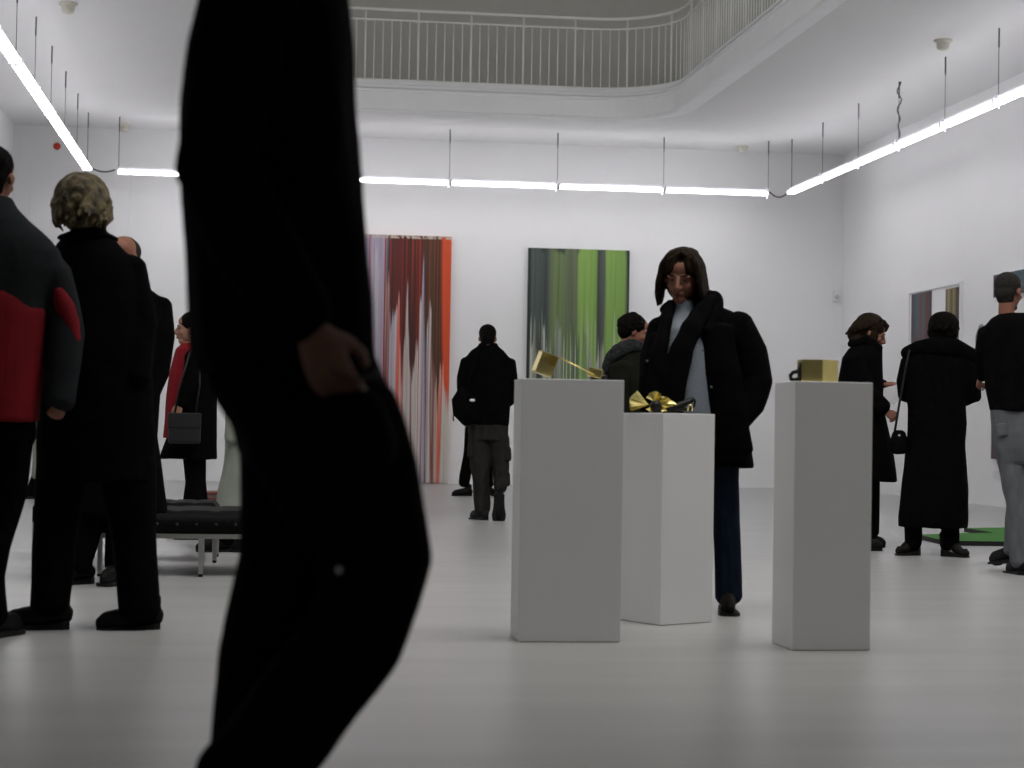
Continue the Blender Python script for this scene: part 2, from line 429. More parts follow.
# ------------------------------------------------------------------ paintings
def painting_mat(name, top, bot, hgt, hn=.06, side=None, fine=60, topband=None, W=1, Hh=1):
    """top/bot: colours across the width above and below a ragged streak line whose height is hgt(u)"""
    m = bpy.data.materials.new(name); m.use_nodes = True; nt = m.node_tree; N = nt.nodes; L = nt.links
    b = N['Principled BSDF']; b.inputs['Roughness'].default_value = .45; b.inputs['Specular IOR Level'].default_value = .3
    tc = N.new('ShaderNodeTexCoord'); sp = N.new('ShaderNodeSeparateXYZ'); L.new(tc.outputs['UV'], sp.inputs[0])
    U, V = sp.outputs[0], sp.outputs[1]
    def math_(op, a, c=None, d=None, clamp=False):
        n = N.new('ShaderNodeMath'); n.operation = op; n.use_clamp = clamp
        for i, x in enumerate((a, c, d)):
            if x is None: continue
            if isinstance(x, (int, float)): n.inputs[i].default_value = x
            else: L.new(x, n.inputs[i])
        return n.outputs[0]
    def nz(su, sv, seed, det=2):
        c = N.new('ShaderNodeCombineXYZ'); L.new(math_('MULTIPLY', U, su), c.inputs[0]); L.new(math_('MULTIPLY', V, sv), c.inputs[1]); c.inputs[2].default_value = seed
        n = N.new('ShaderNodeTexNoise'); n.inputs['Scale'].default_value = 1; n.inputs['Detail'].default_value = det
        L.new(c.outputs[0], n.inputs['Vector']); return n.outputs[0]
    def ramp(x, st, interp='LINEAR'):
        r = N.new('ShaderNodeValToRGB'); cr = r.color_ramp; cr.interpolation = interp
        while len(cr.elements) < len(st): cr.elements.new(.5)
        for e, (p, c) in zip(cr.elements, st):
            e.position = p; e.color = (c, c, c, 1) if isinstance(c, (int, float)) else tuple(c)+(1,)
        L.new(x, r.inputs[0]); return r.outputs[0]
    def mix(f, a, c):
        n = N.new('ShaderNodeMixRGB'); L.new(f, n.inputs[0]); L.new(a, n.inputs[1]); L.new(c, n.inputs[2]); return n.outputs[0]
    uj = math_('ADD', U, math_('MULTIPLY', math_('SUBTRACT', nz(14, 1.2, 1.3), .5), .05))
    ctop = ramp(uj, top)
    ujb = math_('ADD', U, math_('MULTIPLY', math_('SUBTRACT', nz(fine*.5, .8, 4.1), .5), .10))
    cbot = ramp(ujb, bot)
    # fine vertical streaks in both
    st = nz(fine, 1.0, 7.7, 3)
    h = math_('ADD', ramp(U, hgt), math_('MULTIPLY', math_('SUBTRACT', nz(fine*.9, .25, 2.2, 1), .5), hn))
    mask = math_('MULTIPLY', math_('SUBTRACT', h, V), 30, clamp=True)
    col = mix(mask, ctop, cbot)
    for f_, c_ in side or []:
        fac = f_(math_, nz, U, V)
        n = N.new('ShaderNodeRGB'); n.outputs[0].default_value = tuple(c_)+(1,)
        col = mix(fac, col, n.outputs[0])
    mul = N.new('ShaderNodeMixRGB'); mul.blend_type = 'MULTIPLY'; mul.inputs[0].default_value = .6
    L.new(col, mul.inputs[1]); g = ramp(st, [(.30, .45), (.5, .95), (.68, 1.0)]); L.new(g, mul.inputs[2])
    L.new(mul.outputs[0], b.inputs['Base Color'])
    return m
def canvas(name, x0, x1, y, z0, z1, m, edge, label, depth=.05, cat='painting'):
    t = empty(name, ((x0+x1)/2, y, z0)); tag(t, label, cat)
    hw = (x1-x0)/2; H = z1-z0
    bm = bmesh.new(); vs = [bm.verts.new(p) for p in ((-hw, -depth-.001, 0), (hw, -depth-.001, 0), (hw, -depth-.001, H), (-hw, -depth-.001, H))]
    f = bm.faces.new(vs); uv = bm.loops.layers.uv.new('UVMap')
    for l, c in zip(f.loops, ((0, 0), (1, 0), (1, 1), (0, 1))): l[uv].uv = c
    me = bpy.data.meshes.new('painted_surface'); bm.to_mesh(me); bm.free(); me.materials.append(m)
    o = bpy.data.objects.new('painted_surface', me); C.objects.link(o); o.parent = t
    bm = bmesh.new(); bbox(bm, -hw, hw, -depth, 0, 0, H, .004); link('stretcher', bm, edge, t)
    return t
DK, RD, ORG, WHT, LAV, BRN = (.025, .012, .01), (.16, .012, .006), (.62, .075, .018), (.60, .56, .52), (.36, .31, .40), (.07, .035, .015)
def st_orange(m, nz, U, V):   # orange band at right, narrowing as it falls
    lo = m('SUBTRACT', m('MULTIPLY', V, -.03), -.966)
    return m('MULTIPLY', m('MULTIPLY', m('SUBTRACT', m('ADD', U, m('MULTIPLY', m('SUBTRACT', nz(20, 2, 9), .5), .03)), lo), 60, clamp=True), m('MULTIPLY', m('SUBTRACT', V, m('MULTIPLY', nz(90, .3, 3), .75)), 14, clamp=True))
def st_redlines(m, nz, U, V):  # thin red runs all the way down
    return m('MULTIPLY', m('SUBTRACT', nz(120, .4, 12, 1), .615), 28, clamp=True)
def st_toplip(m, nz, U, V):
    return m('MULTIPLY', m('MULTIPLY', m('SUBTRACT', V, .985), 200, clamp=True), m('MULTIPLY', m('SUBTRACT', nz(40, 30, 5), .42), 8, clamp=True))
def st_white_right(m, nz, U, V):  # bare strip at the lower right
    return m('MULTIPLY', m('MULTIPLY', m('SUBTRACT', U, .955), 80, clamp=True), m('MULTIPLY', m('SUBTRACT', .38, V), 8, clamp=True))
def lum(c, k): return tuple(x*k for x in c)
RED = painting_mat('red_streaked_paint',
    [(0, DK), (.10, RD), (.2, LAV), (.3, RD), (.45, LAV), (.52, LAV), (.60, LAV), (.63, DK), (.66, (.09, .012, .01)), (.72, (.10, .010, .008)), (.76, (.045, .01, .006)), (.82, (.10, .012, .008)), (.87, BRN), (.93, (.05, .03, .012)), (.955, RD), (.965, ORG), (1, ORG)],
    [(0, WHT), (.1, LAV), (.2, WHT), (.3, RD), (.36, WHT), (.45, (.5, .46, .44)), (.52, LAV), (.56, (.50, .46, .50)), (.60, LAV), (.625, RD), (.64, (.52, .48, .47)), (.67, LAV), (.69, (.52, .49, .5)), (.71, ORG), (.725, (.5, .46, .43)), (.76, WHT), (.775, RD), (.79, (.46, .42, .40)), (.82, WHT), (.84, LAV), (.862, DK), (.872, (.48, .46, .44)), (.89, WHT), (.905, RD), (.92, (.5, .47, .42)), (.945, ORG), (.955, WHT), (1, (.5, .47, .42))],
    [(0, .7), (.2, .8), (.4, .7), (.5, .97), (.56, .95), (.582, .94), (.60, .70), (.617, .86), (.65, .60), (.69, .84), (.715, .46), (.741, .76), (.76, .46), (.80, .50), (.833, .89), (.852, .56), (.876, .81), (.90, .48), (.93, .40), (.95, .5), (1, .3)],
    hn=.42, fine=95, side=[(st_redlines, (.30, .03, .012)), (st_orange, ORG), (st_white_right, (.55, .51, .46)), (st_toplip, (.5, .42, .36))])
OREDGE = mat('orange_red_canvas_edge', (.55, .07, .02), .6, var=.2)
GREY_E = mat('pale_canvas_edge', (.5, .5, .45), .6)
canvas('streaked_painting', .30, 2.752, YB-.012, 0.01, 3.628, RED, OREDGE, 'tall red, black and lavender streaked painting leaning at the back wall')
GG, LG, OLG, GR, DG, GW = (.06, .09, .05), (.22, .375, .085), (.12, .165, .075), (.10, .11, .10), (.018, .024, .022), (.52, .56, .46)
def st_dark_top(m, nz, U, V):
    return m('MULTIPLY', m('MULTIPLY', m('SUBTRACT', V, m('ADD', .93, m('MULTIPLY', nz(16, 1, 2), .08))), 40, clamp=True), m('MULTIPLY', m('SUBTRACT', nz(5.5, .2, 8, 1), .5), 20, clamp=True))
def st_whitelines(m, nz, U, V):
    return m('MULTIPLY', m('MULTIPLY', m('SUBTRACT', nz(85, .5, 31, 1), .575), 26, clamp=True), m('MULTIPLY', m('SUBTRACT', m('ADD', .12, nz(40, .2, 14)), V), 14, clamp=True))
def st_leftdark(m, nz, U, V): return m('MULTIPLY', m('SUBTRACT', .03, U), 120, clamp=True)
def st_rightdark(m, nz, U, V): return m('MULTIPLY', m('SUBTRACT', U, .982), 160, clamp=True)
GRN = painting_mat('green_streaked_paint',
    [(0, DG), (.04, (.075, .10, .085)), (.18, (.045, .06, .055)), (.22, (.11, .135, .09)), (.25, (.145, .205, .075)), (.36, (.14, .19, .08)), (.42, (.12, .14, .09)), (.48, (.13, .17, .085)), (.50, LG), (.66, LG), (.69, (.035, .05, .04)), (.75, GR), (.77, LG), (.95, (.20, .35, .08)), (.975, (.12, .2, .06)), (.985, DG), (1, DG)],
    [(0, DG), (.04, GW), (.08, GR), (.13, DG), (.16, GW), (.20, OLG), (.26, GG), (.31, (.3, .33, .27)), (.36, OLG), (.42, (.13, .2, .07)), (.48, GG), (.53, (.20, .36, .08)), (.60, OLG), (.66, (.3, .33, .3)), (.69, GW), (.73, (.10, .08, .10)), (.76, LG), (.84, (.36, .5, .2)), (.88, LG), (.95, OLG), (.985, DG), (1, DG)],
    [(0, .6), (.05, .55), (.07, .72), (.1, .52), (.14, .74), (.18, .55), (.24, .50), (.30, .68), (.36, .5), (.42, .62), (.5, .58), (.56, .68), (.62, .5), (.67, .42), (.72, .55), (.8, .46), (.86, .56), (.92, .42), (1, .45)],
    hn=.30, fine=48, side=[(st_whitelines, (.5, .52, .46)), (st_dark_top, (.03, .045, .04)), (st_leftdark, DG), (st_rightdark, DG)])
canvas('streaked_painting', 3.894, 5.413, YB-.012, 0.35, 3.50, GRN, mat('dark_canvas_edge', (.06, .07, .06), .6), 'tall green and grey streaked painting on the back wall')

def stripes_mat(name, stops, fine=30, rough=.4):
    return painting_mat(name, stops, stops[::-1] and [(1-p, c) for p, c in stops[::-1]], [(0, .5), (.3, .7), (.6, .35), (1, .6)], hn=.6, fine=fine)
PA = stripes_mat('teal_and_red_print', [(0, (.12, .015, .03)), (.12, (.02, .05, .07)), (.3, (.04, .11, .13)), (.45, (.16, .02, .025)), (.6, (.05, .10, .12)), (.75, (.10, .02, .015)), (1, (.02, .03, .04))])
PB = stripes_mat('brown_and_ochre_print', [(0, (.04, .02, .012)), (.2, (.35, .26, .12)), (.4, (.06, .07, .03)), (.55, (.30, .20, .07)), (.75, (.04, .03, .02)), (1, (.03, .035, .02))])
PC = stripes_mat('purple_and_teal_print', [(0, (.10, .02, .07)), (.15, (.06, .06, .12)), (.4, (.02, .07, .09)), (.7, (.02, .03, .05)), (1, (.08, .03, .06))])
WF = mat('white_picture_frame', (.78, .78, .78), .5)
def wall_pic(name, y0, y1, z0, z1, prints, label, frame=True, cat='picture', depth=.04, fm=None):
    """on the right wall; y0 is the end near the back of the room"""
    t = empty(name, (XR, (y0+y1)/2, z0)); tag(t, label, cat); yc = (y0+y1)/2
    H = z1-z0; hw = abs(y0-y1)/2
    bm = bmesh.new()
    if frame:
        b = .035
        for a in ((-depth, 0, -hw, hw, 0, b), (-depth, 0, -hw, hw, H-b, H), (-depth, 0, -hw, -hw+b, b, H-b), (-depth, 0, hw-b, hw, b, H-b)): box(bm, *a)
        link('frame', bm, fm or WF, t)
        bm = bmesh.new(); box(bm, -depth*.5, 0, -hw+b, hw-b, b, H-b); link('mount_board', bm, fm or WF, t); dd = depth*.5
    else:
        box(bm, -depth, 0, -hw, hw, 0, H); link('stretcher', bm, fm or PLWH, t); dd = depth
    for (a, b_, c, d, m) in prints:   # y range measured from back end, z range from bottom
        ya, yb = y0-yc-a, y0-yc-b_
        bm = bmesh.new(); vs = [bm.verts.new(p) for p in ((-dd-.002, ya, c), (-dd-.002, yb, c), (-dd-.002, yb, d), (-dd-.002, ya, d))]
        f = bm.faces.new(vs); uv = bm.loops.layers.uv.new('UVMap')
        for l, q in zip(f.loops, ((0, 0), (1, 0), (1, 1), (0, 1))): l[uv].uv = q
        me = bpy.data.meshes.new('print'); bm.to_mesh(me); bm.free(); me.materials.append(m)
        o = bpy.data.objects.new('print', me); C.objects.link(o); o.parent = t
    return t
wall_pic('framed_picture', 24.64, 22.72, 1.10, 2.77, [(.08, .86, .08, 1.62, PA), (1.36, 1.88, .08, 1.60, PB)], 'white framed pair of dark streaked prints on the right wall behind the long coat')
wall_pic('unframed_picture', 21.64, 19.6, 2.48, 2.75, [(0, 2.04, 0, .27, PC)], 'long narrow purple and teal picture on the right wall behind the sweater man\'s head', frame=False)
wall_pic('unframed_picture', 21.66, 19.9, .56, 1.02, [(0, 1.76, 0, .48, PC)], 'low purple picture on the right wall behind the grey jeans', frame=False)
wall_pic('wall_label', 21.66, 21.50, .33, .42, [], 'small white label on the right wall beside the grey jeans', frame=False, cat='label', depth=.012)

# green floor piece with a dark edge
bm = bmesh.new()
out = [(4.95, 14.25), (5.14, 13.80), (6.9, 13.80), (6.9, 15.75), (5.95, 15.72), (6.30, 15.02), (5.45, 14.45)]
g_pts = [ground(*p).xy for p in ((918, 539), (945, 545.5), (1060, 547), (1060, 531), (964, 532), (994, 537), (960, 537.5))]
vb = [bm.verts.new((p.x, p.y, 0)) for p in g_pts]; f = bm.faces.new(vb)
r_ = bmesh.ops.extrude_face_region(bm, geom=[f]); bmesh.ops.translate(bm, verts=[v for v in r_['geom'] if isinstance(v, bmesh.types.BMVert)], vec=(0, 0, .035))
t = empty('floor_artwork', (5.5, 14.4, 0)); tag(t, 'flat green angular shape with a black edge lying on the floor behind the long coat', 'artwork')
bmesh.ops.translate(bm, verts=bm.verts, vec=(-5.5, -14.4, 0)); 
top_f = bmesh.new(); vv = [top_f.verts.new((p.x-5.5, p.y-14.4, .036)) for p in g_pts]; top_f.faces.new(vv)
link('edge', bm, BLKE, t); o = link('green_surface', top_f, GREEN, t)

# ------------------------------------------------------------------ pedestals
def pedestal(cx, cy, w_, d_, h, rot, label):
    t = empty('pedestal', (cx, cy, 0), rot); tag(t, label, 'pedestal')
    bm = bmesh.new(); bbox(bm, -w_/2, w_/2, -d_/2, d_/2, .002, h, .0025, 2); link('plinth_body', bm, PED, t)
    bm = bmesh.new(); box(bm, -w_/2+.008, w_/2-.008, -d_/2+.008, d_/2-.008, 0, .002); link('shadow_gap_base', bm, mat('dark_gap', (.05, .05, .045), .8), t)
    return t
pedestal(1.207, 7.25+.125, .40, .25, 1.017, -.012, 'tall wide white pedestal under the hollow brass cube, leftmost of the three')
p2o = ground(660, 625.8); a2 = math.radians(29.4)
c2 = Vector((p2o.x, p2o.y, 0)) + Vector((math.cos(a2), math.sin(a2), 0))*.15 + Vector((-math.sin(a2), math.cos(a2), 0))*.15
pedestal(c2.x, c2.y, .30, .30, .899, a2, 'shorter white pedestal set at an angle, middle of the three, under the brass petals')
pedestal(2.165, 6.985+.135, .306, .27, 1.020, .02, 'tall narrow white pedestal under the brass box, rightmost of the three')

# ------------------------------------------------------------------ brass sculptures
# 1: hollow tilted cube with a rod to a small block
def vx(px, py, y): 
    r = ray(px, py); t = y/r.y; return Vector((r.x*t, y, EYE+r.z*t))
y1_ = 7.33; zt = 1.017
t = empty('brass_sculpture', (1.21, y1_, zt)); tag(t, 'tilted hollow brass cube joined by a thin rod to a small block, leftmost pedestal', 'sculpture')
org = Vector(t.location)
A = vx(543, 350.8, y1_) - org; B = vx(561, 357.5, y1_-.02) - org; D = vx(536, 372.5, y1_) - org
ex = (B-A).normalized(); ez = (D-A); ez = (ez - ex*ez.dot(ex)).normalized(); ey = ez.cross(ex)
if ey.y < 0: ey = -ey
Lx, Lz = .070, .086
Rt = Matrix.Rotation(math.radians(-22), 3, ez)
ex2 = Rt @ ex; ey2 = Rt @ ey
MM = Matrix((ex2, ey2, ez)).transposed().to_4x4(); MM.translation = A
bm = bmesh.new(); th = .004; Dp = .065
box(bm, 0, Lx, Dp-th, Dp, 0, Lz, MM)            # back
box(bm, 0, th, 0, Dp, 0, Lz, MM)                # left side
box(bm, 0, Lx, 0, Dp, Lz-th, Lz, MM)            # bottom
box(bm, 0, Lx, 0, Dp, 0, th, MM)                # top
box(bm, th, Lx, 0.002, 0.002+th, Lz*.48, Lz, MM)       # lower half front plate
box(bm, Lx-th, Lx, 0, Dp, 0, Lz*.5, MM)
link('hollow_cube', bm, BRASS, t)
bm = bmesh.new()
R1 = vx(559.5, 357.5, y1_) - org; R2 = vx(593, 374, y1_-.03) - org
tube(bm, [R1, R2], .0026, 8); link('rod', bm, BRASS, t, smooth=True)
bm = bmesh.new()
ax = (vx(602, 371, y1_)-vx(589, 367.5, y1_)).normalized(); az = Vector((0, 0, 1)); az = (az-ax*az.dot(ax)).normalized(); ay = az.cross(ax)
M2 = Matrix((ax, ay, az)).transposed().to_4x4() @ Matrix.Rotation(math.radians(-20), 4, 'Z'); M2.translation = vx(587.5, 373, y1_) - org + Vector((0, 0, .004))
bbox(bm, 0, .056, 0, .045, -.014, .022, .002, M=M2); link('small_block', bm, BRASS, t)
bm = bmesh.new(); chain(bm, [((.083, .012, .0105), .009, .02), ((.105, .015, .011), .010, .022), ((.128, .02, .013), .010, .018), ((.142, .02, .016), .007, .012)], 12); 
link('dark_foot', bm, BLKR, t, smooth=True)
# 2: brass petals about a black hub
y2_ = c2.y-.03; z2 = .899
org = Vector((vx(655, 405, y2_).x, y2_, z2))
t = empty('brass_sculpture', org); tag(t, 'brass petals fanned around a black hub with a black loop, on the middle pedestal', 'sculpture')
def LP(px, py, dy=0): return vx(px, py, y2_+dy) - org
def petal(pts, apex, name='petal', fold=.012):
    """folded fan: apex and rim points with ridges between them"""
    bm = bmesh.new(); ap = bm.verts.new(apex); ap2 = bm.verts.new(Vector(apex)+Vector((0, .003, 0)))
    rim = []; 
    for k in range(len(pts)-1):
        a, b = Vector(pts[k]), Vector(pts[k+1])
        rim += [a, a.lerp(b, .5) + Vector((0, -fold if k % 2 == 0 else fold, 0))]
    rim.append(Vector(pts[-1]))
    v1 = [bm.verts.new(p) for p in rim]; v2 = [bm.verts.new(p+Vector((0, .003, 0))) for p in rim]
    for i in range(len(rim)-1):
        bm.faces.new([ap, v1[i], v1[i+1]]); bm.faces.new([ap2, v2[i+1], v2[i]]); bm.faces.new([v1[i], v2[i], v2[i+1], v1[i+1]])
    bm.faces.new([ap, ap2, v2[0], v1[0]]); bm.faces.new([ap, v1[-1], v2[-1], ap2])
    return link(name, bm, BRASS, t)
petal([LP(637.5, 390.5, .01), LP(632, 395.5, -.005), LP(629.6, 401, -.02), LP(629.8, 407, -.02), LP(632, 411, -.01)], LP(649, 404.8))
petal([LP(646, 397.5), LP(649.5, 393, -.01), LP(655, 391.3, .01), LP(661, 393.5, 0), LP(661.5, 398)], LP(655, 402, .01), fold=.016)
petal([LP(661, 396, -.01), LP(668, 397.5, 0), LP(674, 402, .01), LP(678, 406, .01), LP(664, 408, -.01)], LP(657, 403, .01), fold=.010)
petal([LP(664, 407.5, -.03), LP(667, 411, -.03), LP(662, 411.8, -.02)], LP(657, 405), fold=.004)
petal([LP(646, 409, -.03), LP(650, 411.8, -.04), LP(654, 411.8, -.02)], LP(655, 405), fold=.004)
bm = bmesh.new(); ell(bm, LP(655.5, 406)+Vector((0, -.01, 0)), (.027, .027, .025)); link('hub', bm, BLKR, t, smooth=True)
bm = bmesh.new()
chain(bm, [(LP(664, 408.5, .03), .010, .02), (LP(674, 407, .03), .014, .022), (LP(684, 403.5, .03), .014, .022), (LP(692, 400, .03), .012, .018)], 14)
chain(bm, [(LP(664, 410, .03), .006, .02), (LP(680, 409.5, .03), .007, .02), (LP(690, 409, .03), .007, .018)], 12)
tube(bm, [LP(x, y, .03) for x, y in ((689, 400), (693, 398), (695.3, 401), (694.5, 405), (692, 409), (689, 411))], .005, 8)
link('black_loop', bm, BLKR, t, smooth=True)
bm = bmesh.new(); tube(bm, [LP(x, y, .0) for x, y in ((688, 411), (688, 406.5), (690, 404.5), (692.5, 406.5), (692, 411))], .0025, 8); link('ring', bm, BRASS, t, smooth=True)
# 3: brass box with a black strap loop
y3 = 7.07; org = Vector((vx(822.5, 380.5, y3).x, y3, 1.020))
t = empty('brass_sculpture', org); tag(t, 'shiny brass box with a black loop at one end, on the rightmost pedestal', 'sculpture')
def LP3(px, py, dy=0): return vx(px, py, y3+dy) - org
bm = bmesh.new()
hgt3 = .086
cs = [LP3(797, 380, .06), LP3(801.5, 380, -.01), LP3(822.5, 380, -.03), LP3(838, 380, .03), LP3(832, 380, .09)]
lo = [bm.verts.new((c.x, c.y, .0005)) for c in cs]; hi = [bm.verts.new((c.x, c.y, hgt3)) for c in cs]
bm.faces.new(lo[::-1]); bm.faces.new(hi)
for i in range(5): bm.faces.new([lo[i], lo[(i+1) % 5], hi[(i+1) % 5], hi[i]])
bmesh.ops.bevel(bm, geom=bm.edges[:], offset=.0012, segments=2, affect='EDGES')
link('box_body', bm, BRASS, t)
bm = bmesh.new(); tube(bm, [LP3(x, y, .02) for x, y in ((801, 373), (797, 371.5), (793, 372.5), (790.5, 375.5), (791, 379), (795, 380), (801, 379))], .008, 8); link('strap_loop', bm, BLKR, t, smooth=True)
bm = bmesh.new(); chain(bm, [(LP3(800, 378.5, .0), .005, .012), (LP3(799, 370, .0), .006, .012), (LP3(800, 363, .0), .004, .01)], 10); link('black_clasp', bm, BLKR, t, smooth=True)

# ------------------------------------------------------------------ benches
def daybed(x, y, L_, D_, rot, label, pillow=False):
    t = empty('leather_bench', (x, y, 0), rot); tag(t, label, 'bench')
    zr = .205
    bm = bmesh.new()
    for a in ((0, L_, 0, .03), (0, L_, D_-.03, D_), (0, .03, .03, D_-.03), (L_-.03, L_, .03, D_-.03)):
        box(bm, a[0], a[1], a[2], a[3], zr, zr+.025)
    link('frame', bm, CHROME, t)
    for lx in (.0, .53, L_-.53-.028, L_-.028):
        for ly in (.0, D_-.028):
            bm = bmesh.new(); bbox(bm, lx, lx+.028, ly, ly+.028, .015, zr, .003); lg = link('leg', bm, CHROME, t)
            bm = bmesh.new(); lathe(bm, [(.012, 0), (.014, .016)], 12, Matrix.Translation((lx+.014, ly+.014, 0))); link('foot_cap', bm, BLKR, lg)
    # tufted cushion
    bm = bmesh.new(); nx, ny = 40, 16; H0 = zr+.026; H1 = H0+.125
    nxs, nys = 8, 3
    def zc(u, v):
        ed = min(u, 1-u)*L_; ev = min(v, 1-v)*D_
        e = min(ed, ev); r_ = .03
        drop_ = 0 if e > r_ else r_-math.sqrt(max(0, r_*r_-(r_-e)**2))
        b = abs(math.sin(PI*u*nxs))*abs(math.sin(PI*v*nys))
        return H1-.007+.007*b**.4-drop_
    g = [[bm.verts.new((u*L_, v*D_, zc(u, v))) for v in [j/ny/1 for j in range(ny+1)]] for u in [i/nx for i in range(nx+1)]]
    for i in range(nx):
        for j in range(ny): bm.faces.new([g[i][j], g[i+1][j], g[i+1][j+1], g[i][j+1]])
    lo = {}
    rim = [g[i][0] for i in range(nx+1)] + [g[nx][j] for j in range(1, ny+1)] + [g[i][ny] for i in range(nx-1, -1, -1)] + [g[0][j] for j in range(ny-1, 0, -1)]
    lw = [bm.verts.new((v.co.x, v.co.y, H0)) for v in rim]
    n = len(rim)
    for i in range(n): bm.faces.new([rim[i], rim[(i+1) % n], lw[(i+1) % n], lw[i]])
    bm.faces.new(lw)
    cu = link('cushion', bm, LEATH, t, smooth=True)
    bm = bmesh.new()
    for i in range(1, nxs):
        for j in range(1, nys): ell(bm, (i*L_/nxs, j*D_/nys, H1-.016), (.011, .011, .006), seg=8, rings=5)
    for i in range(1, nxs*2): ell(bm, (i*L_/nxs/2, -.001, H0+.05), (.008, .004, .008), seg=8, rings=5)
    b = link('cushion_button', bm, mat('worn_black_button', (.02, .02, .02), .4, spec=.4), cu, smooth=True); b['kind'] = 'stuff'
    return t
gA = ground(93, 580)
daybed(gA.x, gA.y+.22, 1.66, .70, .02, 'black tufted leather bench on thin steel legs, nearer of the two')
daybed(-1.30, 11.36, 1.07, .55, .0, 'black leather bench on steel legs, standing behind the nearer bench')
# stack of red-edged boards further back
t = empty('stacked_boards', (-.45, 19.6, 0)); tag(t, 'low stack of red and white boards on the floor far behind the benches', 'stack of boards')
RB = mat('dark_red_board', (.16, .04, .03), .6, var=.1); WB = mat('white_board', (.5, .5, .5), .7)
for i in range(3):
    bm = bmesh.new(); bbox(bm, -.09, .75-.03*i, -.25, .25, i*.055+.0, i*.055+.025, .003); link('red_board', bm, RB, t)
    if i < 2:
        bm = bmesh.new(); bbox(bm, -.05, .65, -.2, .2, i*.055+.025, i*.055+.055, .003); link('white_board', bm, WB, t)

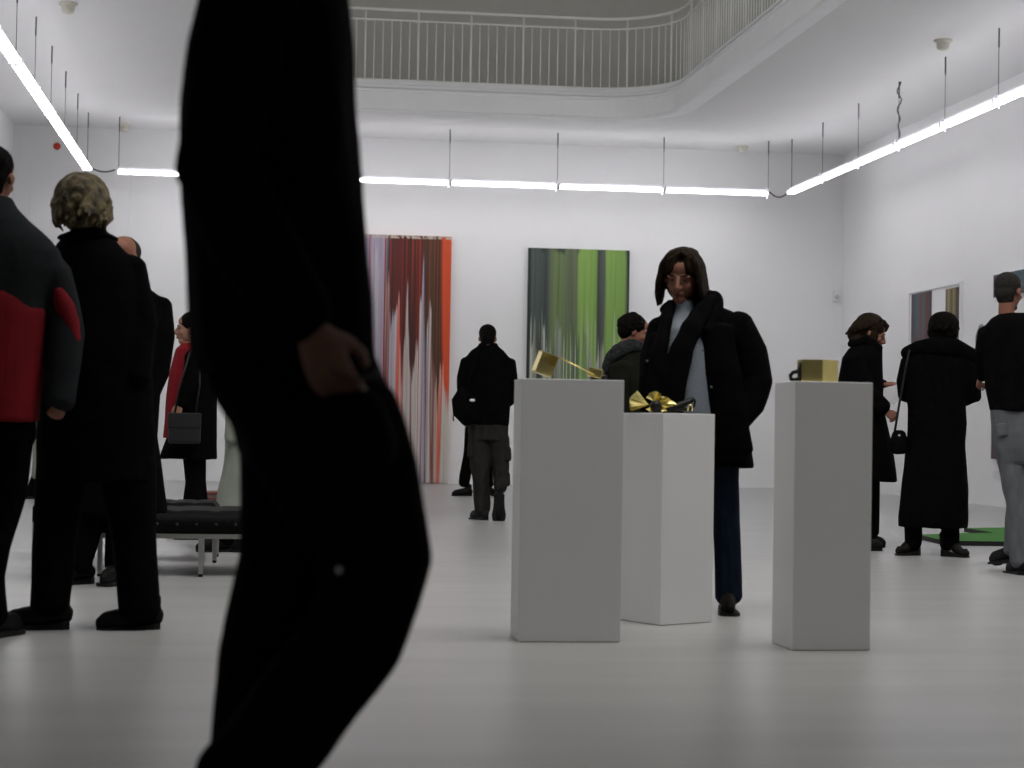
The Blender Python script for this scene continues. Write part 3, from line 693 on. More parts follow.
# ------------------------------------------------------------------ people
class Fig:
    """a figure's own frame: drawn in units of 1/s metre about the ground point, x across the view, depth v in metres away"""
    def __init__(f, px0, yg, label, adj=0):
        f.px0, f.yg = px0, yg
        f.g = ground(px0, yg)
        d = (f.g - Vector((0, 0, EYE))).dot(fw)
        f.s = F/d*1.0
        r = ray(px0, yg); f.rot = -math.atan2(r.x, r.y)
        f.label = label; f.body = bmesh.new()
        f.parts = []
    def q(f, x, y, v=0):
        return Vector(((x-f.px0-ROLL*(f.yg-y))/f.s, v, (f.yg-y)/f.s))
    def ch(f, bm, pts, n=18, p=2.2):   # pts (x, y, v, r_px, depth radius m or None)
        chain(bm, [(f.q(a[0], a[1], a[2]), a[3]/f.s, (a[4] if len(a) > 4 and a[4] else a[3]/f.s)) for a in pts], n, p)
    def prof(f, bm, rows, n=28, p=2.3):  # rows (y, xl, xr, depth radius, depth centre)
        pts = []
        for r in rows:
            a, b = f.q(r[1], r[0]), f.q(r[2], r[0])
            pts.append((Vector(((a.x+b.x)/2, r[4] if len(r) > 4 else 0, a.z)), (b.x-a.x)/2, r[3]))
        rings = []
        for c, ru, rv in pts:
            rings.append([bm.verts.new(c + Vector((ru*math.copysign(abs(math.cos(t_))**(2/p), math.cos(t_)), rv*math.copysign(abs(math.sin(t_))**(2/p), math.sin(t_)), 0))) for t_ in [2*PI*i/n for i in range(n)]])
        for a, b in zip(rings, rings[1:]):
            for i in range(n): bm.faces.new([a[i], a[(i+1) % n], b[(i+1) % n], b[i]])
        bm.faces.new(rings[0][::-1]); bm.faces.new(rings[-1])
    def core(f, kind, pts, k):   # body under the clothes
        if kind == 'prof':
            rows = [(r[0], (r[1]+r[2])/2-(r[2]-r[1])/2*k, (r[1]+r[2])/2+(r[2]-r[1])/2*k, r[3]*k)+tuple(r[4:]) for r in pts]
            f.prof(f.body, rows)
        else:
            f.ch(f.body, [(a[0], a[1], a[2], a[3]*k, (a[4]*k if len(a) > 4 and a[4] else None)) for a in pts])
    def garment(f, name, m, profs=(), chains=(), voxel=None, wr=.006, k=.78, wscale=5, smooth=3, label=None):
        bm = bmesh.new()
        for r in profs:
            f.prof(bm, r)
            if k: f.core('prof', r, k)
        for c in chains:
            f.ch(bm, c)
            if k: f.core('chain', c, k)
        f.parts.append((name, bm, m, voxel or max(.008, min(.016, 1.1/f.s)), wr, wscale, smooth, label))
    def head(f, x, y, h_px, yaw=0, pitch=0, v=0, roll=0):
        """yaw: 0 faces the viewer, 90 faces right in the view, 180 away"""
        H = h_px/f.s
        R = Matrix.Rotation(math.radians(roll), 3, 'Y') @ Matrix.Rotation(math.radians(yaw), 3, 'Z') @ Matrix.Rotation(math.radians(pitch), 3, 'X')
        c = f.q(x, y, v)
        f.hM = Matrix.Translation(c) @ R.to_4x4() @ Matrix.Scale(H, 4); f.H = H
        f.hc = c; f.hR = R
        b = f.body
        def e(cc, rr): 
            t_ = bmesh.new(); bmesh.ops.create_uvsphere(t_, u_segments=20, v_segments=14, radius=1, matrix=Matrix.Translation(cc) @ Matrix.Diagonal((*rr, 1))); merge(b, t_, f.hM)
        def c_(pts, n=10):
            t_ = bmesh.new(); chain(t_, [(Vector(p[0]), p[1], p[2] if len(p) > 2 else p[1]) for p in pts], n); merge(b, t_, f.hM)
        e((0, .06, .16), (.315, .40, .335)); e((0, -.08, -.06), (.265, .29, .36)); e((0, -.03, -.22), (.235, .24, .22))
        e((0, -.235, -.385), (.125, .12, .10)); e((0, -.15, .22), (.25, .22, .20))
        c_([((0, -.36, .05), .035), ((0, -.42, -.04), .04), ((0, -.47, -.125), .052), ((0, -.40, -.165), .05)])
        for s in (-1, 1):
            e((s*.05, -.395, -.145), (.038, .045, .03))
            e((s*.12, -.335, .075), (.115, .045, .035)); e((s*.15, -.26, -.11), (.09, .085, .075))
            e((s*.318, .03, -.03), (.035, .075, .105))
        e((0, -.355, -.245), (.095, .05, .022)); e((0, -.35, -.285), (.08, .05, .026))
        for s in (-1, 1): e((s*.125, -.30, -.0), (.06, .03, .032))
        c_([((0, .09, -.10), .20, .22), ((0, .09, -.45), .205, .20), ((0, .07, -.72), .21, .18)], 14)
    def face(f, root, lids=True, brow=DARKH, iris=IRIS):
        for s in (-1, 1):
            bm = bmesh.new(); t_ = bmesh.new(); ell(t_, (s*.125, -.315, .005), (.058, .045, .026)); merge(bm, t_, f.hM)
            o = link('eye', bm, EYEW, root, smooth=True)
            bm = bmesh.new(); t_ = bmesh.new(); ell(t_, (s*.125, -.352, -.002), (.024, .012, .022), seg=10, rings=6); merge(bm, t_, f.hM); link('iris', bm, iris, o, smooth=True)
            bm = bmesh.new(); t_ = bmesh.new(); chain(t_, [(Vector((s*.05, -.385, .085)), .010, .012), (Vector((s*.12, -.385, .105)), .014, .014), (Vector((s*.20, -.33, .085)), .009, .01)], 8); merge(bm, t_, f.hM); link('eyebrow', bm, brow, root, smooth=True)
        bm = bmesh.new()
        t_ = bmesh.new(); chain(t_, [(Vector((-.095, -.375, -.262)), .007, .012), (Vector((-.03, -.412, -.250)), .014, .012), (Vector((.03, -.412, -.250)), .014, .012), (Vector((.095, -.375, -.262)), .007, .012)], 8); merge(bm, t_, f.hM)
        t_ = bmesh.new(); chain(t_, [(Vector((-.08, -.378, -.272)), .006, .012), (Vector((0, -.408, -.286)), .018, .014), (Vector((.08, -.378, -.272)), .006, .012)], 8); merge(bm, t_, f.hM)
        link('lips', bm, LIP, root, smooth=True)
    def hand(f, w_, d_, n_, size=.185, curl=.5, thumb=1, spread=1.0):
        """w_ wrist point, d_ direction of the fingers, n_ back-of-hand normal (local metres)"""
        w_, d_, n_ = Vector(w_), Vector(d_).normalized(), Vector(n_).normalized()
        n_ = (n_ - d_*n_.dot(d_)).normalized(); s_ = d_.cross(n_).normalized()*thumb
        b = f.body; k = size/.185
        T = Matrix((s_, n_, d_)).transposed().to_4x4(); T.translation = w_
        t_ = bmesh.new()
        chain(t_, [(Vector((0, 0, -.03)), .026*k, .020*k), (Vector((0, 0, .0)), .027*k, .019*k), (Vector((.002, 0, .04))*k, .038*k, .016*k), (Vector((0, 0, .085))*k, .041*k, .013*k)], 16)
        merge(b, t_, T)
        for i, (off, ln, r) in enumerate(((.030, .072, .0088), (.010, .080, .0092), (-.011, .074, .0088), (-.031, .058, .0078))):
            p = Vector((off*k, 0, .078*k)); ang = 0; pts = [(p.copy(), r*k)]
            for j, fr in enumerate((.45, .30, .25)):
                ang += curl*(.75 if j == 0 else .95)*(1+.08*i)
                dr = Vector((off*2.2*spread*math.cos(ang), -math.sin(ang), math.cos(ang))).normalized()
                p = p + dr*ln*fr*k; pts.append((p.copy(), r*k*(1-.07*(j+1))))
            t_ = bmesh.new(); chain(t_, pts, 10); merge(b, t_, T)
        t_ = bmesh.new()
        chain(t_, [(Vector((.022, -.004, .018))*k, .012*k), (Vector((.046, -.014, .045))*k, .011*k), (Vector((.056, -.024, .070))*k, .0095*k), (Vector((.052, -.034, .090))*k, .008*k)], 10)
        merge(b, t_, T)
    def shoe(f, x, y, v, ang, L_=.28, lift=0, pitch=0, m=None, heel=.02, W=.048):
        """ankle-side sole centre at x,y; ang: 0 toe to viewer, 90 toe right, 180 away, -90 left"""
        T = Matrix.Translation(f.q(x, y, v)) @ Matrix.Rotation(math.radians(ang), 4, 'Z') @ Matrix.Rotation(math.radians(pitch), 4, 'X')
        bm = bmesh.new()
        t_ = bmesh.new()
        rows = [(.075, .034, .026, heel+.034), (.05, W*.8, .032, heel+.040), (0, W*.86, .040, heel+.048), (-.06, W*.92, .036, heel*.6+.042), (-.12, W*1.04, .028, .038), (-.165, W*.95, .022, .033), (-.195, W*.55, .016, .028)]
        chain(t_, [(Vector((0, r[0]*L_/.28, r[3])), r[1], r[2]) for r in rows], 14)
        chain(t_, [(Vector((0, .028, heel+.05)), .040, .042), (Vector((0, .034, heel+.115)), .038, .040)], 14)
        merge(bm, t_, T)
        f.parts.append(('shoe', bm, m or SOLE, .008, 0, 1, 2, None))
        bm = bmesh.new(); t_ = bmesh.new()
        ol = [(.078, .022), (.05, W*.8), (0, W*.78), (-.06, W*.85), (-.12, W*1.05), (-.165, W*.95), (-.2, W*.5)]
        vs = [(w, yy*L_/.28) for yy, w in ol]; loop = vs + [(-a, b) for a, b in vs[::-1]]
        lo = [t_.verts.new((a, b, 0.0)) for a, b in loop]; hi = [t_.verts.new((a*.98, b, .014+(heel*.95 if b > .0 else (heel*.3 if b > -.07 else 0)))) for a, b in loop]
        t_.faces.new(lo[::-1]); t_.faces.new(hi)
        for i in range(len(lo)): t_.faces.new([lo[i], lo[(i+1) % len(lo)], hi[(i+1) % len(lo)], hi[i]])
        merge(bm, t_, T)
        f.parts.append(('sole', bm, BLKR, None, 0, 1, 0, None))
        # foot inside
        t_ = bmesh.new(); kk = L_/.28; chain(t_, [(Vector((0, .03, heel+.10)), .028), (Vector((0, .02*kk, heel+.05)), .026), (Vector((0, -.08*kk, .04)), .022, .015), (Vector((0, -.125*kk, .034)), .018, .010)], 10); merge(f.body, t_, T)
        return T
    def hair(f, m, fn, voxel=None, smooth=2, wr=.004, wscale=30, wst=(1, 1, .4)):
        """fn(bm, e, c): adds shells in head units"""
        bm = bmesh.new()
        def e(cc, rr, rx=0):
            t_ = bmesh.new(); bmesh.ops.create_uvsphere(t_, u_segments=24, v_segments=16, radius=1, matrix=Matrix.Translation(cc) @ Matrix.Rotation(rx, 4, 'X') @ Matrix.Diagonal((*rr, 1))); merge(bm, t_, f.hM)
        def c_(pts, n=10):
            t_ = bmesh.new(); chain(t_, [(Vector(p[0]), p[1], p[2] if len(p) > 2 else p[1]) for p in pts], n); merge(bm, t_, f.hM)
        fn(e, c_)
        f.parts.append(('hair', bm, m, voxel or max(.005, .7/f.s), wr, wscale, smooth, None, wst))
    def build(f, skin=SKIN, voxel=None):
        root = solidify_union('person', f.body, skin, None, voxel or max(.0062, min(.011, .9/f.s)), 2)
        root.location = (f.g.x, f.g.y, 0); root.rotation_euler = (0, 0, f.rot)
        tag(root, f.label, 'person')
        last = None
        for i, pt in enumerate(f.parts):
            name, bm, m, vox, wr, wsc, sm, lab = pt[:8]
            wst = pt[8] if len(pt) > 8 else (1, 1, .45)
            par = last if name == 'sole' else root
            if vox is None: o = link(name, bm, m, par)
            else: o = solidify_union(name, bm, m, par, vox, sm, wr, wsc, wst, seed=i+f.px0*.01)
            if name == 'shoe': last = o
            if lab: o['label'] = lab
        f.root = root
        return root
    def place(f, name, bm, m, label, cat, smooth=True):   # a thing of its own, held by the figure
        o = link(name, bm, m, smooth=smooth, loc=(f.g.x, f.g.y, 0), rotz=f.rot)
        return tag(o, label, cat)

def locks(c_, n, az0, az1, el0, el1, length, rad=.035, out=1.06, wave=.02, curl=0, seed=1, zc=.10, end_in=.0):
    """strands: start high on the skull, follow it outwards and fall"""
    rnd = random.Random(seed)
    for i in range(n):
        az = math.radians(az0+(az1-az0)*(i+rnd.random()*.8)/n)   # 0 = back, 180 = face
        el = math.radians(rnd.uniform(el0, el1))
        pts = []; ph = rnd.random()*6
        for k in range(7):
            e_ = el - k*math.radians(17)
            if e_ > math.radians(-12):
                r_ = math.cos(e_); z = zc+.37*math.sin(e_)
                x, y = .34*r_*math.sin(az), .06+.42*r_*math.cos(az)
                x *= out; y *= out
            else: break
            pts.append(Vector((x, y, z)))
        x, y, z = pts[-1]; L_ = length*rnd.uniform(.85, 1.1); steps = 5
        for k in range(1, steps+1):
            tt = k/steps
            pts.append(Vector((x*(1-end_in*tt*tt)+wave*math.sin(ph+tt*6), y*(1-end_in*tt*tt)+wave*math.cos(ph+tt*5)+curl*tt*tt*math.cos(az), z-L_*tt)))
        c_([(p, rad*(1.0 if j < len(pts)-2 else (.75 if j == len(pts)-2 else .35))) for j, p in enumerate(pts)], 8)

def cap(e, c_, back=1.0, top=0.0, side=1.0):
    e((0, .09, .175+top), (.345*side, .405*back, .345)); e((0, .24, -.02), (.27*side, .22*back, .26))
def shortcap(e, c_):
    e((0, .095, .185), (.332, .395, .335)); e((0, .21, -.02), (.285, .25, .27)); e((0, .17, -.20), (.235, .19, .17))

# --- striding passer-by in the foreground
f = Fig(290, 958.5, 'person in black jacket and trousers striding right, close to the camera, hand in pocket')
f.garment('jacket', BLACK2, profs=[[(-62, 248, 312, .10), (-38, 216, 332, .18), (0, 200, 347, .215), (50, 188, 352, .22), (100, 183, 352, .22), (150, 181, 356, .22), (200, 183, 360, .21), (250, 186, 368, .19), (300, 187, 374, .18), (340, 189, 374, .175), (362, 193, 374, .17), (374, 200, 372, .165)]],
    chains=[[(262, -22, -.20, 44, .07), (238, 90, -.24, 46, .065), (223, 190, -.25, 41, .06), (262, 270, -.24, 38, .055), (301, 326, -.21, 31, .048)],
            [(270, -22, .20, 42, .07), (275, 90, .24, 42, .065), (285, 200, .25, 38, .06), (320, 290, .22, 32, .05), (335, 330, .21, 29, .045)]], voxel=.012, wr=.008, wscale=6)
f.garment('trousers', BLACK2, profs=[[(345, 205, 366, .15), (385, 207, 384, .165), (405, 218, 396, .165), (425, 231, 402, .165), (460, 236, 404, .14)]],
    chains=[[(318, 425, -.08, 80, .10), (350, 490, -.09, 70, .10), (377, 556, -.10, 52, .085), (352, 632, -.08, 50, .08), (285, 725, -.05, 48, .075), (236, 785, -.02, 47, .07)],
            [(292, 430, .08, 60, .10), (291, 560, .08, 54, .085), (271, 660, .08, 54, .08), (263, 768, .08, 55, .08), (262, 860, .08, 53, .08), (262, 918, .08, 53, .08)],
            [(346, 412, -.205, 33, .055), (362, 450, -.18, 30, .045)]], voxel=.012, wr=.009, wscale=6)
f.hand(f.q(308, 334, -.222), (.40, .03, -.9), (-.3, -1, -.1), size=.165, curl=.5, thumb=-1)
f.garment('hem_highlight', mat('grey_hem_highlight', (.03, .03, .03), .7), chains=[[(325, 371, -.265, 1.8), (336, 380, -.27, 1.8), (353, 382, -.265, 1.8), (372, 376, -.24, 1.8)]], k=0, wr=0, voxel=.003, smooth=1)  # grey tube painting in the highlight along the jacket hem and pocket
f.shoe(262, 958.5, .08, 90, L_=.29); f.shoe(196, 842, -.02, 90, L_=.29, pitch=58)
f.head(280, -158, 150, yaw=88, pitch=4)
f.hair(DARKH, shortcap)
r = f.build(); f.face(r)
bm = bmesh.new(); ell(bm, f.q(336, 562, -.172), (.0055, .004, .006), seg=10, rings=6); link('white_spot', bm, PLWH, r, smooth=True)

# --- man in red and slate jacket, cut by the left edge
f = Fig(-10, 638, 'person in a red and slate jacket seen from behind, cut off by the left edge')
f.garment('jacket', GREYJ, profs=[[(197, -26, 8, .07), (208, -36, 14, .10), (220, -52, 26, .13), (238, -64, 46, .15), (250, -65, 56, .155), (268, -66, 58, .155), (300, -62, 45, .15), (350, -56, 40, .15), (400, -54, 37, .155), (420, -54, 36, .155)]],
    chains=[[(33, 258, 0, 20, .09), (47, 275, 0, 21, .085), (57, 306, 0, 19, .075), (62, 332, -.03, 18.5, .07), (60, 365, -.07, 17, .065), (56, 402, -.10, 15, .055)],
            [(-56, 240, 0, 22, .09), (-70, 270, 0, 21, .085), (-80, 320, 0, 18, .07), (-80, 360, -.07, 17, .065), (-74, 402, -.10, 15, .055)]], wr=.007)
f.garment('red_panel', REDJ, profs=[[(287, -52, 28, .150), (298, -57, 40, .160), (312, -58, 45, .163), (350, -57, 41.5, .163), (400, -55.5, 38.5, .167), (421, -55.5, 37.5, .167)]], k=0, wr=.005)
f.garment('red_sleeve_panel', REDJ, chains=[[(54, 290, -.035, 8, .055), (60, 306, -.045, 11, .052), (67, 325, -.05, 10, .05), (72, 341, -.06, 6, .045)]], k=0, wr=.002)
f.garment('trousers', BLACK, profs=[[(405, -50, 33, .13), (440, -50, 33, .13)]],
    chains=[[(9, 430, 0, 23, .11), (6, 490, 0, 20, .09), (-7, 545, 0, 17.5, .08), (-12, 577, 0, 17, .075), (-9, 618, 0, 17, .07)], [(-34, 430, 0, 22, .11), (-38, 520, 0, 18, .085), (-42, 618, 0, 16, .07)]])
f.hand(f.q(56, 398, -.11), (-.25, -.1, -1), (.6, -1, 0), size=.14, curl=1.2, thumb=-1)
f.shoe(-8, 638, 0, 150, L_=.29); f.shoe(-42, 640, 0, -170, L_=.29)
f.head(-9, 177, 62, yaw=158, pitch=6)
f.hair(DARKH, shortcap)
f.build(SKIND)

# --- woman with wavy blond hair, long black coat
f = Fig(82, 629, 'person with short wavy blond hair in a long black coat, seen from behind')
f.garment('coat', BLACK, profs=[[(229, 70, 103, .07), (237, 62, 111, .09), (246, 55, 118, .12), (258, 49, 130, .14), (275, 44, 139, .15), (300, 42, 144, .16), (350, 40, 149, .17), (400, 38, 152, .17), (440, 37, 154, .17), (481, 37, 155, .17)]],
    chains=[[(60, 262, 0, 18, .09), (52, 320, -.04, 17, .075), (60, 380, -.12, 15, .065)], [(124, 266, 0, 19, .09), (138, 320, -.03, 16, .075), (134, 375, -.10, 15, .065), (112, 398, .0, 14, .06)]])
f.garment('collar', BLACK, chains=[[(66, 237, 0, 4, .05), (76, 235, -.08, 5, .03), (92, 234, -.09, 5, .03), (107, 237, .0, 4, .05)]], k=0, wr=.002)
f.garment('trousers', BLACK2, chains=[[(64, 460, 0, 27, .11), (56, 530, 0, 21, .09), (51, 606, 0, 19.5, .085)], [(124, 460, -.02, 30, .11), (131, 530, -.02, 22.5, .09), (138, 611, -.02, 21, .088)]], wr=.007)
f.shoe(52, 629, 0, -90, L_=.255); f.shoe(141, 631, -.02, -88, L_=.25)
f.head(78.5, 204, 57, yaw=-165, pitch=3)
def h(e, c_):
    e((0, .07, .14), (.47, .48, .42)); e((0, .22, -.22), (.38, .28, .32))
    locks(c_, 30, -120, 120, 60, 88, .36, rad=.060, out=1.22, wave=.07, curl=.14, seed=3)
    locks(c_, 22, -100, 100, 15, 50, .44, rad=.055, out=1.24, wave=.08, curl=.18, seed=5)
    locks(c_, 14, -110, 110, -5, 15, .52, rad=.045, out=1.15, wave=.09, curl=.12, seed=8)
f.hair(BLOND, h, voxel=.006, smooth=1, wr=.006, wscale=26)
f.build()

# --- balding man behind her
f = Fig(116, 584, 'person with receding grey hair in a long dark coat, behind the blond woman')
f.garment('coat', BLACK, profs=[[(279, 108, 134, .07), (287, 98, 146, .10), (296, 86, 159, .13), (312, 78, 165, .15), (345, 77, 166, .15), (380, 80, 160, .16), (436, 80, 156, .16), (470, 78, 161, .16), (512, 74, 166, .17)]],
    chains=[[(156, 304, 0, 14, .08), (160, 335, -.02, 12.5, .07), (156, 372, -.05, 11, .06), (145, 400, -.1, 10, .055)], [(88, 304, 0, 13, .08), (84, 335, -.02, 12, .07), (90, 380, -.05, 11, .06)]])
f.garment('trousers', BLACK2, chains=[[(96, 500, 0, 15, .09), (86, 545, 0, 12, .08), (80, 566, 0, 11, .07)], [(120, 500, 0, 14, .09), (116, 566, 0, 11, .07)]])
f.shoe(80, 584, 0, -55, L_=.28); f.shoe(116, 583, 0, -20, L_=.28)
f.head(121, 257.5, 45, yaw=-28, pitch=4)
def h(e, c_):
    e((0, .17, .15), (.335, .34, .315)); e((0, .24, .0), (.29, .23, .24)); e((0, .12, .27), (.27, .30, .22))
f.hair(GREYH, h, wr=.001)
r = f.build(SKIND); f.face(r, brow=GREYH)

# --- woman in red jacket and black coat, by the benches
f = Fig(192, 539, 'person with a red jacket under a black coat facing left, behind the leather benches')
f.garment('jacket', REDJ, profs=[[(343, 181, 200, .06), (349, 175, 208, .11), (375, 169, 213, .15), (410, 165, 213, .15), (438, 163, 212, .15)]],
    )
f.garment('coat', BLACK, chains=[[(194, 358, -.15, 10, .06), (190, 385, -.17, 8, .055), (182, 405, -.18, 7, .05)]], profs=[[(346, 184, 206, .09), (356, 181, 213, .17), (400, 176, 216, .18), (425, 174, 216, .18), (440, 166, 216, .18), (459, 159, 216.5, .18)]])
f.garment('trousers', BLACK2, chains=[[(194, 455, 0, 11, .09), (195, 482, 0, 10, .085), (195, 500, 0, 12.5, .09), (197, 526, 0, 12, .09)]])
f.hand(f.q(180, 404, -.19), (-.3, -.1, -1), (-.5, -1, 0), size=.17, curl=.8, thumb=1)
f.shoe(199, 539, -.06, -88, L_=.25); f.shoe(192, 539, .07, -92, L_=.25)
f.head(189.5, 329, 32.5, yaw=-88, pitch=0)
def h(e, c_):
    cap(e, c_, 1.08, .02, 1.06); e((0, .20, -.15), (.30, .24, .36))
f.hair(DARKH, h); r = f.build(); f.face(r)
bm = bmesh.new(); 
c = f.q(184, 428, -.27); bbox(bm, c.x-.11, c.x+.115, c.y-.04, c.y+.04, c.z-.11, c.z+.10, .02, 3)
bag = f.place('handbag', bm, mat('charcoal_bag_leather', (.012, .0125, .013), .45, spec=.3, var=.15), 'dark grey leather handbag on the hip of the red-jacketed person', 'bag', smooth=False)
bm = bmesh.new(); tube(bm, [f.q(174, 419, -.26), f.q(180, 385, -.21), f.q(190, 352, -.19), f.q(197, 347, -.10)], .008, 8); tube(bm, [f.q(194, 419, -.26), f.q(199, 385, -.21), f.q(198, 352, -.17)], .008, 8)
link('strap', bm, BLKR, bag, smooth=True)
bm = bmesh.new(); bbox(bm, c.x-.112, c.x+.117, c.y-.048, c.y-.036, c.z-.0, c.z+.105, .005, 2); link('flap', bm, mat('charcoal_bag_leather', (.03, .03, .03)), bag)

# --- pale coat, mostly behind the passer-by
f = Fig(243, 552, 'person in a long pale sage coat, mostly hidden behind the striding passer-by')
f.garment('coat', PALE, profs=[[(366, 236, 254, .06), (373, 229, 259, .11), (390, 226, 262, .15), (423, 226, 262, .14), (462, 223, 264, .14), (475, 221.5, 266, .15), (490, 218, 268, .15), (510, 216, 269, .16)]],
    chains=[[(236, 382, -.1, 9, .06), (234, 410, -.12, 8, .055), (232, 440, -.12, 7, .05)]], wr=.008)
f.garment('trousers', BLACK2, chains=[[(236, 505, 0, 10, .07), (226, 540, 0, 8, .06)], [(252, 505, 0, 10, .07), (254, 540, 0, 8, .06)]])
f.shoe(223, 553, 0, -80, L_=.24, pitch=0); f.shoe(255, 552, 0, -90, L_=.24)
f.head(246, 348, 36, yaw=-90)
f.hair(BROWN, lambda e, c_: cap(e, c_, 1.05, .02, 1.05)); r = f.build(); f.face(r)

# --- far figure at the left between the two coats
f = Fig(49, 499, 'person in a pale coat standing far back, glimpsed between red jacket and black coat')
f.garment('coat', PALE, profs=[[(356, 42, 56, .06), (362, 37, 62, .11), (380, 34, 64, .14), (420, 34, 64, .14), (479, 32, 64, .15)]])
f.garment('trousers', BLACK2, chains=[[(38, 476, 0, 6, .07), (31, 492, 0, 4.5, .055)], [(56, 476, 0, 6, .07), (56, 492, 0, 4.5, .055)]])
f.shoe(31, 499, 0, -85, L_=.26); f.shoe(56, 499, 0, 0, L_=.26)
f.head(49, 345, 21, yaw=20); f.hair(BROWN, shortcap); r = f.build(); f.face(r)

# --- man with shoulder bag walking away
f = Fig(487, 520, 'person in a black jacket and charcoal cargo trousers walking away towards the back wall')
f.garment('jacket', BLACK, profs=[[(343, 479, 497, .07), (346, 478, 498, .08), (351, 471, 504, .09), (358, 466, 510, .12), (370, 464, 512, .125), (390, 465, 511, .125), (410, 467, 510, .125), (425, 468, 509, .125)]],
    chains=[[(468, 362, 0, 7.5, .06), (464, 378, 0, 7, .06), (464, 395, -.02, 6.5, .055), (464, 414, -.0, 5.5, .05)], [(508, 362, 0, 7.5, .06), (511, 380, 0, 6.5, .06), (510, 400, .06, 6, .05), (504, 405, .16, 5, .045)]], wr=.006)
f.garment('trousers', CARGO, profs=[[(419, 468.5, 508.5, .115), (440, 468, 508.5, .12)]],
    chains=[[(478.5, 438, 0, 11, .10), (480, 465, 0, 10, .09), (481.5, 490, 0, 8.4, .08), (482.5, 511, 0, 7.4, .07)], [(498.5, 438, 0, 11, .10), (500.5, 462, .02, 9, .09), (501, 480, -.03, 8, .08), (500.5, 488, -.11, 7, .06)]], wr=.008, wscale=8)
for (x, y, r_) in ((471, 450, 3.5), (507.5, 453, 3.5), (507, 478, 3)):
    f.garment('cargo_pocket', CARGO, chains=[[(x, y-5, -.02, r_, .06), (x, y+6, -.02, r_+.5, .065)]], k=0, wr=.001)
f.hand(f.q(463.5, 414, 0), (-.1, 0, -1), (-1, 0, 0), size=.18, curl=.7, thumb=1)
f.shoe(482, 520, 0, -148, L_=.27, m=mat('grey_shoe_leather', (.014, .014, .013), .8)); f.shoe(499, 500, -.19, 180, L_=.29, pitch=80, W=.06)
f.garment('collar', BLACK, chains=[[(480, 349, .02, 2.5, .04), (484, 347.5, -.075, 3, .03), (490, 347.5, -.075, 3, .03), (495, 349, .02, 2.5, .04)], [(482, 352, -.05, 4, .05), (493, 352, -.05, 4, .05)]], k=0, wr=0)
f.head(487.5, 338.5, 26.5, yaw=180, pitch=14)
f.hair(DARKH, shortcap); f.build(SKIND)
bm = bmesh.new(); chain(bm, [(f.q(462, 390, -.20), .035, .05), (f.q(463.5, 398, -.21), .105, .07), (f.q(466, 411, -.21), .12, .075), (f.q(471, 420.5, -.20), .085, .06)], 18, 2.8)
bag = f.place('shoulder_bag', bm, BLACK2, 'bulky black shoulder bag on the hip of the walker in cargo trousers', 'bag')
bm = bmesh.new(); tube(bm, [f.q(468, 391, -.20), f.q(472, 370, -.15), f.q(478, 352, -.12), f.q(484, 348, -.05)], [.014]*4, 8); link('strap', bm, BLACK2, bag, smooth=True)
bm = bmesh.new(); ell(bm, f.q(472.5, 401, -.285), (.026, .008, .014), seg=12, rings=8); link('badge', bm, PLWH, bag, smooth=True)
bm = bmesh.new(); tube(bm, [f.q(455, 413, -.20), f.q(453.5, 418, -.20), f.q(454, 422, -.20)], .006, 6); link('strap_end', bm, BLACK2, bag)

# --- person beyond him
f = Fig(477, 496, 'person in dark clothes far back, glimpsed beside the legs of the walker with the bag')
f.garment('jacket', BLACK, profs=[[(376, 472, 484, .06), (381, 467, 489, .11), (400, 466, 490, .13), (430, 466, 490, .13)]])
f.garment('trousers', BLACK, chains=[[(473, 428, 0, 8, .10), (469, 452, -.03, 6, .08), (464, 484, -.05, 5.5, .08)], [(484, 428, 0, 8, .10), (486, 460, .03, 6, .08), (488, 485, .05, 5.5, .08)]])
f.shoe(466, 496.5, -.05, -60, L_=.27); f.shoe(489, 495, .05, 20, L_=.27)
f.head(478, 367, 19, yaw=-150); f.hair(DARKH, shortcap); f.build()

# --- curly-haired man behind the pedestals
f = Fig(630, 548, 'person with dark curly hair and checked scarf facing right behind the pedestals')
f.garment('coat', OLIVE, profs=[[(347, 618, 640, .08), (354, 609, 646, .13), (364, 605, 652, .18), (380, 602.5, 655, .2), (420, 602, 656, .19), (470, 604, 656, .18), (492, 604, 656, .18)]],
    chains=[[(620, 368, -.17, 12, .07), (622, 400, -.20, 10, .06), (640, 425, -.2, 8, .055)]], wr=.008)
CHK = mat('checked_scarf_wool', (.014, .015, .016), .95, var=1.0, scale=44, stretch=(1, 1, 1))
f.garment('scarf', CHK, chains=[[(641, 346, -.06, 5, .04), (630, 346, -.12, 7, .04), (619, 351, -.14, 7, .05), (611, 359, -.15, 6, .05), (607, 370, -.15, 5, .03)], [(641, 346, .06, 5, .04), (626, 345, .06, 7, .04), (618, 352, .0, 7, .1)]], k=0, wr=.006, wscale=12)
f.garment('trousers', BLACK2, chains=[[(628, 488, -.06, 11, .08), (628, 536, -.06, 9, .07)], [(636, 488, .08, 11, .08), (638, 536, .08, 9, .07)]])
f.shoe(626, 548, -.06, 90); f.shoe(636, 548, .08, 88)
f.head(634.5, 331.5, 34, yaw=95, pitch=14)
def h(e, c_):
    e((0, .10, .20), (.38, .42, .34)); e((0, .24, .0), (.34, .26, .30))
    rnd = random.Random(4)
    for i in range(70):
        a = rnd.uniform(-2.2, 2.2); el = rnd.uniform(-.5, 1.4); r_ = math.cos(el)
        p = Vector((.37*r_*math.sin(a), .08+.43*r_*math.cos(a), .17+.35*math.sin(el))); e(p, (.06, .06, .055))
f.hair(DARKH, h, smooth=1, wr=.003); r = f.build(SKIND); f.face(r)

